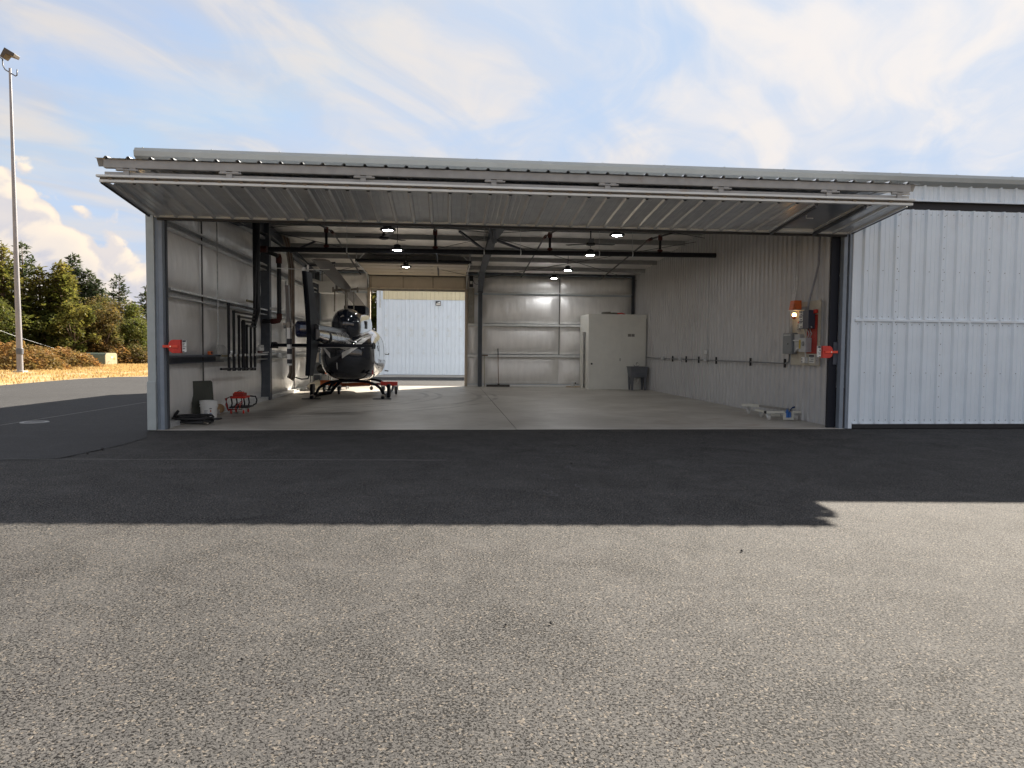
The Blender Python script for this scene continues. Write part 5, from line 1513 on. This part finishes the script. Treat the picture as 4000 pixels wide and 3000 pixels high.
# mast and main rotor
ms = MB().tube([(HX - .15, 20.9, 2.5), (HX - .15, 20.9, 3.14)], .042, 14).build('mast', HUBM, he, smooth=True, angle=50)
for x in (-.33, .22):
    MB().tube([(HX - .15 + x, 20.85, 2.5), (HX - .15 + x, 20.9, 3.09)], .020, 8).build('pitch_rod', HUBM, ms)
MX, MY, MZ = HX - .15, 20.9, 3.14
hub = MB().bbox(MX - .13, MX + .13, MY - .16, MY + .16, MZ - .05, MZ + .05, .02).build('rotor_hub', HUBM, he)
MB().tube([(MX - .40, MY, MZ - .03), (MX + .36, MY, MZ + .02)], .035, 8).build('pitch_horn', HUBM, hub)
MB().lathe([(.05, 0), (.05, .07), (.02, .09)], (MX + .03, MY, MZ + .05), 'z', 12).build('mast_nut', HUBM, hub)
for x, y in ((.33, -.05), (-.38, .03), (.10, -.1)):
    MB().bar((MX + x, MY + y, MZ - .08), (MX + x, MY + y, MZ + .07), .04, .05).build('hub_bolt', HUBM, hub)
def rblade(sgn):
    rings = []
    for k in range(15):
        t = k / 14
        d = .30 + (5.42 - .30) * t
        slope = .036 if sgn < 0 else -.026
        y = MY + sgn * d
        x = MX + (.039 * d if sgn < 0 else -.046 * d)
        z = MZ + slope * d + (-.0006 * d * d)
        wd = .13 if k == 0 else .195
        th = .045 if k == 0 else .026
        tw = -.10 + .06 * t
        rings.append([(x - wd, y, z - .004 + tw * -wd), (x - wd * .4, y, z + th + tw * -wd * .4), (x + wd * .5, y, z + th * .9 + tw * wd * .5), (x + wd, y, z + tw * wd), (x + wd * .5, y, z - th * .5 + tw * wd * .5), (x - wd * .4, y, z - th * .6 - tw * wd * .4)])
    return MB().loft(rings).build('rotor_blade', BLADE, he, smooth=True, angle=50)
rblade(-1)
rblade(1)
# landing gear
for x in (-3.76, -1.80):
    sk = MB().tube([(x, 19.95, .055), (x, 22.8, .055), (x, 23.6, .08), (x, 23.95, .22)], .042, 10).build('skid', HELIM, he, smooth=True, angle=50)
    MB().prism([(x - .26, 19.98), (x + .22, 19.98), (x + .25, 20.05), (x + .20, 20.36), (x - .20, 20.36), (x - .29, 20.10)], 'z', .006, .022).build('bear_paw', BLACKP, sk)
    MB().lathe([(.06, -.06), (.07, 0), (.06, .06)], (x, 20.2, .065), 'y', 12).build('skid_shoe', HUBM, sk)
    MB().bbox(x + .08 if x > -2 else x - .14, x + .16 if x > -2 else x - .06, 20.5, 20.9, .02, .40, .02).build('ground_wheel_bracket', HELIM, sk)
for y, zt in ((20.55, .50), (22.7, .47)):
    pts = []
    for k in range(17):
        t = -1 + 2 * k / 16
        pts.append((-2.78 + .98 * t, y, .085 + (zt - .085) * max(0, 1 - abs(t) ** 3.2) ** .62))
    MB().tube(pts, .040, 10).build('cross_tube', HELIM, he, smooth=True)
MB().tube([(-3.76, 21.2, .07), (-3.45, 21.3, .10), (-3.3, 21.35, .30), (-3.15, 21.4, .46)], .045, 8).build('step_strut', HELIM, he, smooth=True)

# ================================================================== outdoors
# ------------------------------------------------------------------ building behind
nbg = thing('rear_building', 'white ribbed metal building with a tan upper band seen through the back opening', 'building', (5, 39.4, 0))
PB = rib_profile(3, 0.2286, .028, .06, .03, 0)
bdirt = bpy.data.materials.new('rear_white')
RW = mat('rear_white_sheet', (0.64, 0.70, 0.78), .4, 0, .03, 2, dirt=(.50, .50, .47), ds=1.5, dth=(.58, .8))
TANB = mat('rear_tan_sheet', (0.62, 0.55, 0.38), .45, 0, .04, 2, dirt=(.50, .36, .16), ds=3, dth=(.62, .8))
w_ = .6858
f0 = ribsheet(PB, lambda u, d, t: (-3.52 + u, 39.4 - d, .02 + t * 4.13)).build('wall_sheet', RW, nbg)
f2 = ribsheet(PB, lambda u, d, t: (-3.52 + u, 39.4 - d, 4.17 + t * 1.4)).build('band_sheet', TANB, nbg)
for k in range(1, 40):
    inst(f0, nbg, (k * w_, 0, 0))
    inst(f2, nbg, (k * w_, 0, 0))
MB().box(-3.85, -3.53, 39.36, 39.5, 0.0, 5.6).build('corner_trim', RW, nbg)
MB().tube([(-3.66, 39.33, 5.4), (-3.66, 39.33, 3.70)], .035, 8).build('downpipe', LGREYBOX, nbg)
MB().box(-3.80, 24, 39.46, 50, 0.0, 5.55).build('wall_core', RW, nbg)
wl_ = thing('wall_light', 'square black framed wall light on the white rear building', 'wall light', (-.48, 39.3, 3.97))
MB().bbox(-.62, -.34, 39.24, 39.37, 3.85, 4.10, .02).build('light_housing', RUBBER, wl_)
MB().box(-.60, -.36, 39.225, 39.239, 3.87, 3.97).build('lens', mat('lamp_lens', (.55, .52, .48), .2), wl_)
MB().prism([(-.58, 3.99), (-.40, 4.06), (-.38, 4.07), (-.38, 3.99)], 'y', 39.228, 39.239).build('reflector', GALV, wl_)

# ------------------------------------------------------------------ lamp pole
lp = thing('light_pole', 'tall grey steel floodlight pole at the edge of the dry grass', 'light pole', (-22.87, 40.1, 0))
MB().tube([(-22.87, 40.1, 0), (-22.92, 40.1, 5), (-23.0, 40.1, 16.05)], [.155, .125, .06], 16).build('pole', mat('pole_grey', (.24, .235, .25), .45, .4, .08, 2), lp, smooth=True, angle=50)
MB().box(-23.1, -22.6, 39.85, 40.35, 0, .10).build('base_plinth', CONC, lp)
MB().lathe([(.165, 0), (.175, .02), (.175, .30), (.16, .32)], (-22.87, 40.1, .98), 'z', 16).build('band_clamp', STEEL, lp)
MB().tube([(-23.36, 40.1, 16.52), (-23.35, 40.1, 16.19), (-23.24, 40.1, 15.97), (-23.03, 40.1, 15.84), (-22.74, 40.1, 15.66), (-22.66, 40.1, 15.70), (-22.64, 40.1, 16.0)], .032, 8).build('bracket_arm', STEEL, lp, smooth=True)
MB().prism([(-23.36, 16.56), (-23.12, 17.03), (-22.62, 16.74), (-22.68, 16.58), (-23.05, 16.70), (-23.22, 16.50)], 'y', 39.85, 40.35).build('lamp_head', mat('lamp_bronze', (.05, .04, .03), .5), lp, bevel=.01)
MB().tube([(-23.5, 40.1, 16.60), (-23.34, 40.1, 16.50)], .03, 6).build('knuckle', STEEL, lp)
gw = thing('guy_wire', 'thin slack utility wire running down through the bramble to the ground', 'wire', (-29.4, 52, 1.3))
MB().tube([(-30.6, 49.5, 2.9), (-29.9, 52, 2.1), (-29.4, 56, 1.25)], .014, 5).build('wire', GREYBOX, gw)
# ------------------------------------------------------------------ utility boxes
ub = thing('transformer_box', 'green padmount utility box with a sunlit pale end, in the dry grass', 'utility box', (-26.9, 56, 0))
def ubx(u, v, z):   # u along the long side, v across
    o = Vector((-26.05, 56.5, 0))
    return o + Vector((-.62, -.30, 0)).normalized() * u * 1.0 + Vector((-.30, .62, 0)).normalized() * 0 + Vector((.42, .9, 0)).normalized() * v + Vector((0, 0, z))
prof = [(0, .06), (0, .78), (.10, .92), (.26, .95), (.85, .95), (.95, .90), (1.0, .80), (1.0, .06)]
b = MB()
b.loft([[ubx(u, v, z) for v, z in prof] for u in (0.0, 1.55)])
b.build('cabinet_body', mat('utility_green', (.10, .13, .10), .55, 0, .1), ub)
b = MB()
b.loft([[ubx(u, v * 1.02 - .01, z + .005) for v, z in prof] for u in (-.02, .02)])
e_ = b.build('end_door', mat('utility_beige', (.50, .45, .30), .5, 0, .06), ub)
b = MB()
b.loft([[ubx(u, v, z) for v, z in ((.45, .55), (.45, .68), (.65, .68), (.65, .55))] for u in (-.032, -.022)])
b.build('warning_label', PAPER, e_)
b = MB()
b.loft([[ubx(u, v, z) for v, z in ((.72, .42), (.72, .60), (.84, .60), (.84, .42))] for u in (-.032, -.022)])
b.build('warning_label', mat('label_yellow', (.5, .4, .1), .6), e_)
b = MB()
b.loft([[ubx(u, v, z) for v, z in ((-.05, 0), (-.05, .06), (1.05, .06), (1.05, 0))] for u in (-.1, 1.6)])
b.build('pad', CONC, ub)
u2 = thing('low_utility_box', 'low pale ribbed utility box in the grass left of the green one', 'utility box', (-27.2, 54.2, 0))
for j in range(3):
    MB().bbox(-27.75, -26.75 - .02 * (2 - j), 53.9, 54.4, .10 + j * .15, .23 + j * .15, .03).build('box_tier', mat('utility_pale', (.46, .48, .45), .55, 0, .1), u2)
tdp = thing('tie_down_plate', 'round white rimmed tie down plate set in the shaded asphalt left of the hangar', 'ground plate', (-7.64, 13.8, 0))
MB().lathe([(.235, 0), (.23, .012), (.17, .012), (.165, .006)], (-7.64, 13.8, 0), 'z', 28, cap=False).build('rim', mat('rim_white', (.24, .24, .235), .6), tdp)
MB().lathe([(.164, .004), (.05, .006), (.001, .006)], (-7.64, 13.8, 0), 'z', 28, cap=False).build('plate', mat('plate_dark', (.06, .06, .065), .6), tdp)
# pebbles
for i, (x, y, r) in enumerate(((.30, 3.46, .0065), (.53, 3.47, .0075), (2.08, 4.73, .010), (-.89, 3.12, .0075), (-4.6, 9.84, .02), (-4.57, 9.39, .016), (1.55, 8.6, .010))):
    bm = bmesh.new()
    bmesh.ops.create_icosphere(bm, subdivisions=1, radius=r)
    for v in bm.verts: v.co *= 1 + random.uniform(-.25, .25)
    o = MB().bm(bm, Matrix.Translation((x, y, gz(x, y) + r * .5))).build('pebble', mat('pebble_dark', (.03, .028, .026), .8), None)
    tag(o, ('left one of two small dark stones close together on the sunlit asphalt', 'right one of two small dark stones close together on the sunlit asphalt', 'small dark stone on sunlit asphalt below the shadow corner', 'lone dark stone at lower left on sunlit asphalt', 'farther dark stone on the seam by the left corner', 'nearer dark stone on the seam by the left corner', 'tiny stone in the shaded asphalt before the open bay')[i], 'stone', 'loose stones on the asphalt')

# ------------------------------------------------------------------ vegetation
LM1 = leafmat('needles_olive', (.095, .110, .022), (.165, .150, .032), (.18, .125, .036), .5, .55)
LM2 = leafmat('needles_dark', (.030, .048, .022), (.058, .075, .028), (.08, .075, .028), .6, .45)
LM3 = leafmat('leaves_brown_green', (.10, .10, .028), (.165, .105, .035), (.19, .13, .04), .55, .55)
LM4 = leafmat('bramble_leaves', (.17, .125, .04), (.27, .14, .042), (.32, .20, .07), 1.1, .45)
LM5 = leafmat('leaves_green', (.075, .095, .02), (.12, .125, .028), (.16, .13, .035), .7, .5)
BARK = mat('bark_red_brown', (.12, .075, .05), .9, 0, .3, 6)
GRASSM = leafmat('grass_blades', (.42, .29, .12), (.50, .36, .16), (.34, .22, .09), 1.5, .4)
def tri(b, p, d, n, l, w_):
    d = d.normalized()
    s = d.cross(n)
    if s.length < 1e-4: s = Vector((1, 0, 0))
    s = s.normalized() * w_ / 2
    i = len(b.v)
    b.v += [tuple(p - s * .5), tuple(p + s * .5), tuple(p + d * l * .55 + s), tuple(p + d * l), tuple(p + d * l * .55 - s)]
    b.f.append((i, i + 1, i + 2, i + 3, i + 4))
def conifer(x, y, h, r, m, label, seed, gaps=0.0, z0f=.08, droop=.25, spiky=1.0, group='conifers beyond the dry grass'):
    rd = random.Random(seed)
    t = thing('conifer_tree', label, 'tree', (x, y, 0), group)
    lean = rd.uniform(-.02, .02)
    MB().tube([(x, y, 0), (x + lean * h * .5, y, h * .5), (x + lean * h, y, h * .98)], [r * .085, r * .055, .015], 8).build('trunk', BARK, t, smooth=True)
    b = MB()
    z = h * z0f
    limbs = MB()
    while z < h * .985:
        f = z / h
        L = 1.25 * r * (1.0 - f) ** .72 * rd.uniform(.75, 1.12) + .12
        nb_ = rd.randint(7, 11) if f < .85 else 4
        a0 = rd.uniform(0, 6.28)
        for k in range(nb_):
            if rd.random() < gaps: continue
            a = a0 + k * 2 * pi / nb_ + rd.uniform(-.3, .3)
            l = L * rd.uniform(.6, 1.15)
            dirv = Vector((cos(a), sin(a), 0))
            rise = rd.uniform(.05, .35) * spiky
            ns = max(2, int(l / .22))
            for s in range(ns):
                q = (s + 1) / ns
                p = Vector((x + lean * z, y, z)) + dirv * l * q + Vector((0, 0, l * (rise * q - droop * q * q)))
                for e in range(4 if q > .35 else 2):
                    sd_ = dirv * rd.uniform(.2, 1) + Vector((rd.uniform(-1, 1), rd.uniform(-1, 1), rd.uniform(-.45, .55)))
                    nrm = Vector((rd.uniform(-.5, .5), rd.uniform(-.5, .5), 1))
                    tri(b, p + Vector((rd.uniform(-.1, .1), rd.uniform(-.1, .1), rd.uniform(-.1, .1))), sd_, nrm, rd.uniform(.24, .48), rd.uniform(.11, .20))
            if k % 2 == 0 and l > .6:
                limbs.tube([(x + lean * z, y, z), tuple(Vector((x + lean * z, y, z)) + dirv * l * .85 + Vector((0, 0, l * (rise - droop) * .7)))], [.03, .008], 4, cap=False)
        z += rd.uniform(.20, .32) * (1.0 if f < .8 else .7)
    for k in range(10):
        tri(b, Vector((x + lean * h, y, h * (.95 + .005 * k))), Vector((rd.uniform(-.6, .6), rd.uniform(-.6, .6), 1)), Vector((1, 0, 0)), .3, .06)
    b.build('crown', m, t)
    q = limbs.build('limbs', BARK, t)
    return t
conifer(-34.2, 58, 9.3, 3.0, LM1, 'broad olive conifer at the far left edge behind the pole', 11)
conifer(-40.0, 66, 11.6, 3.4, LM2, 'tallest dark conifer cut by the left edge of the photo', 12)
conifer(-34.9, 62, 10.0, 2.1, LM2, 'sparse dark conifer with a bare reddish trunk just right of the pole', 13, gaps=.45, z0f=.35, droop=.05, spiky=1.8)
conifer(-32.5, 60, 7.9, 2.3, LM1, 'yellow green conifer right of the pole, leftmost of the joined clump', 14)
conifer(-32.3, 62.5, 8.6, 2.2, LM1, 'middle yellow green conifer with several thin tips', 15)
conifer(-31.2, 60.5, 8.2, 2.3, LM1, 'right yellow green conifer of the joined clump', 16)
conifer(-36.0, 72, 10.4, 2.3, LM2, 'dark pointed conifer rising behind the yellow green clump', 17)
conifer(-34.8, 72.5, 9.0, 2.3, LM2, 'dark conifer just right of and lower than the pointed one', 18)
conifer(-33.0, 70, 7.9, 2.1, LM2, 'lower dark conifer at the right end of the dark group', 19)
conifer(-32.8, 74, 8.7, 2.2, LM2, 'lone thin conifer standing out above the brown leafy trees', 20, gaps=.3, z0f=.2, spiky=1.3)
conifer(-30.0, 74, 7.5, 2.0, LM2, 'thin dark conifer half hidden by the hangar corner', 21, gaps=.3, z0f=.2, spiky=1.3)
def leafy(x, y, h, r, m, label, seed, nclump=26, per=170, name='leafy_tree', cat='tree', group='leafy trees beyond the dry grass', zlow=.18):
    rd = random.Random(seed)
    t = thing(name, label, cat, (x, y, 0), group)
    tk = MB()
    cl = []
    for k in range(nclump):
        a, u = rd.uniform(0, 6.28), rd.uniform(0, 1)
        f = zlow + (.97 - zlow) * (k + .5) / nclump
        rr = r * (sin(pi * min(1, f * .80 + .12))) ** .6 * u ** .5
        cl.append(Vector((x + rr * cos(a), y + rr * sin(a) * .8, h * f * rd.uniform(.92, 1.0))))
    tk.tube([(x, y, 0), (x + .1, y, h * .35), (x, y + .1, h * .7)], [r * .07, r * .05, r * .02], 7)
    for c_ in cl[::3]:
        tk.tube([(x + .08, y, h * .3), tuple(Vector((x, y, h * .3)) * .4 + c_ * .6), tuple(c_)], [r * .03, r * .018, .01], 5, cap=False)
    tk.build('trunk', BARK, t, smooth=True)
    b = MB()
    for c_ in cl:
        cr = r * rd.uniform(.20, .36)
        for k in range(per):
            v = Vector((rd.gauss(0, 1), rd.gauss(0, 1), rd.gauss(0, .75)))
            v = v.normalized() * cr * rd.uniform(.45, 1.08)
            tri(b, c_ + v, Vector((rd.uniform(-1, 1), rd.uniform(-1, 1), rd.uniform(-.7, .5))), Vector((rd.uniform(-.7, .7), rd.uniform(-.7, .7), 1)), rd.uniform(.13, .26), rd.uniform(.08, .15))
    b.build('crown', m, t)
    return t
leafy(-29.9, 62, 5.3, 2.0, LM3, 'brown green leafy tree right behind the transformer box', 31)
leafy(-30.6, 68, 6.0, 2.3, LM3, 'larger brown green leafy tree below the lone conifer', 32)
leafy(-28.0, 60.5, 4.7, 1.9, LM3, 'brownish leafy tree between the transformer box and the hangar', 33)
leafy(-27.8, 66, 5.4, 2.0, LM5, 'green leafy tree touching the hangar corner', 34)
leafy(-28.9, 57.6, 4.9, 1.6, LM1, 'rounded yellow green bushy tree left of the transformer box', 35)
leafy(-33.5, 55, 5.4, 2.4, LM5, 'green leafy tree behind the bramble at the far left', 36)
leafy(-31.0, 58.5, 4.2, 1.8, LM5, 'low green leafy tree behind the bramble right of the pole', 37)
leafy(-26.4, 63, 3.8, 1.7, LM5, 'low dark green leafy tree beside the hangar corner', 38)
conifer(-4.95, 47.5, 8.0, 2.0, LM5, 'dark green tree seen in the gap between the back opening and the rear building', 39, group=None)
leafy(-5.2, 46, 4.4, 1.5, LM5, 'low green bush in the gap left of the white rear building', 40, name='bush', cat='bush', group=None, zlow=.08)
# brambles and shrubs
def bramble(x, y, rx, ry, h, m, label, seed, nl):
    rd = random.Random(seed)
    t = thing('bramble_bush', label, 'bush', (x, y, 0), 'brambles along the dry grass')
    b, cn = MB(), MB()
    for k in range(nl):
        a, u = rd.uniform(0, 6.28), rd.random() ** .5
        hx, hy = x + rx * u * cos(a), y + ry * u * sin(a)
        top = h * (1 - u ** 2.4) * (.8 + .45 * mnoise.noise(Vector((hx * .9, hy * .9, seed)))) + .12
        zz = top * (rd.random() ** .45)
        tri(b, Vector((hx, hy, zz)), Vector((rd.uniform(-1, 1), rd.uniform(-1, 1), rd.uniform(-.6, .5))), Vector((rd.uniform(-.8, .8), rd.uniform(-.8, .8), 1)), rd.uniform(.12, .24), rd.uniform(.08, .15))
    for k in range(26):
        a, u = rd.uniform(0, 6.28), rd.random() ** .5
        p = Vector((x + rx * u * cos(a), y + ry * u * sin(a), 0))
        q = p + Vector((rd.uniform(-.8, .8), rd.uniform(-.8, .3), h * rd.uniform(.5, .95) * (1 - u * .6)))
        e = q + Vector((rd.uniform(-.6, .6), rd.uniform(-.6, 0), rd.uniform(-.4, .05)))
        cn.tube([tuple(p), tuple(q), tuple(e)], [.014, .01, .005], 4, cap=False)
    b.build('foliage', m, t)
    cn.build('canes', BARK, t)['kind'] = 'stuff'
bramble(-26.6, 45.5, 3.4, 2.8, 1.75, LM4, 'tall yellow brown bramble behind the pole foot at the left edge', 51, 6500)
bramble(-26.2, 49.5, 3.0, 2.5, 1.6, LM4, 'orange brown bramble right of the pole foot', 52, 5500)
bramble(-28.2, 53.5, 2.6, 2.4, 1.35, LM4, 'lower orange brown bramble left of the low utility box', 53, 4200)
bramble(-27.3, 60.0, 2.4, 1.8, 1.9, LM4, 'brown bramble between the transformer box and the hangar', 54, 4000)
bramble(-25.6, 61.0, 2.0, 1.6, 1.9, LM3, 'dark green and orange bramble beside the hangar corner', 55, 3600)
bramble(-29.8, 59.0, 2.4, 1.6, 1.6, LM4, 'brown bramble behind the low utility box', 56, 3200)
# dry grass
rd = random.Random(5)
b = MB()
for k in range(26000):
    x, y = rd.uniform(-30, -14.6), 27 + 34 * rd.random() ** .8
    ex = -16.1 if y < 33 else -16.1 + (y - 33) * .45
    if x > ex - .05: continue
    if y > 33 and x > -14.6: continue
    if mnoise.noise(Vector((x * .6, y * .6, 2))) < -.15: continue
    l = rd.uniform(.05, .16) * (1.4 if y > 44 else 1)
    tri(b, Vector((x, y, -.02)), Vector((rd.uniform(-.5, .5), rd.uniform(-.5, .5), 1)), Vector((rd.uniform(-1, 1), -1, 0)), l, rd.uniform(.02, .045))
gr = b.build('dry_grass', GRASSM, None)
tag(gr, kind='stuff')
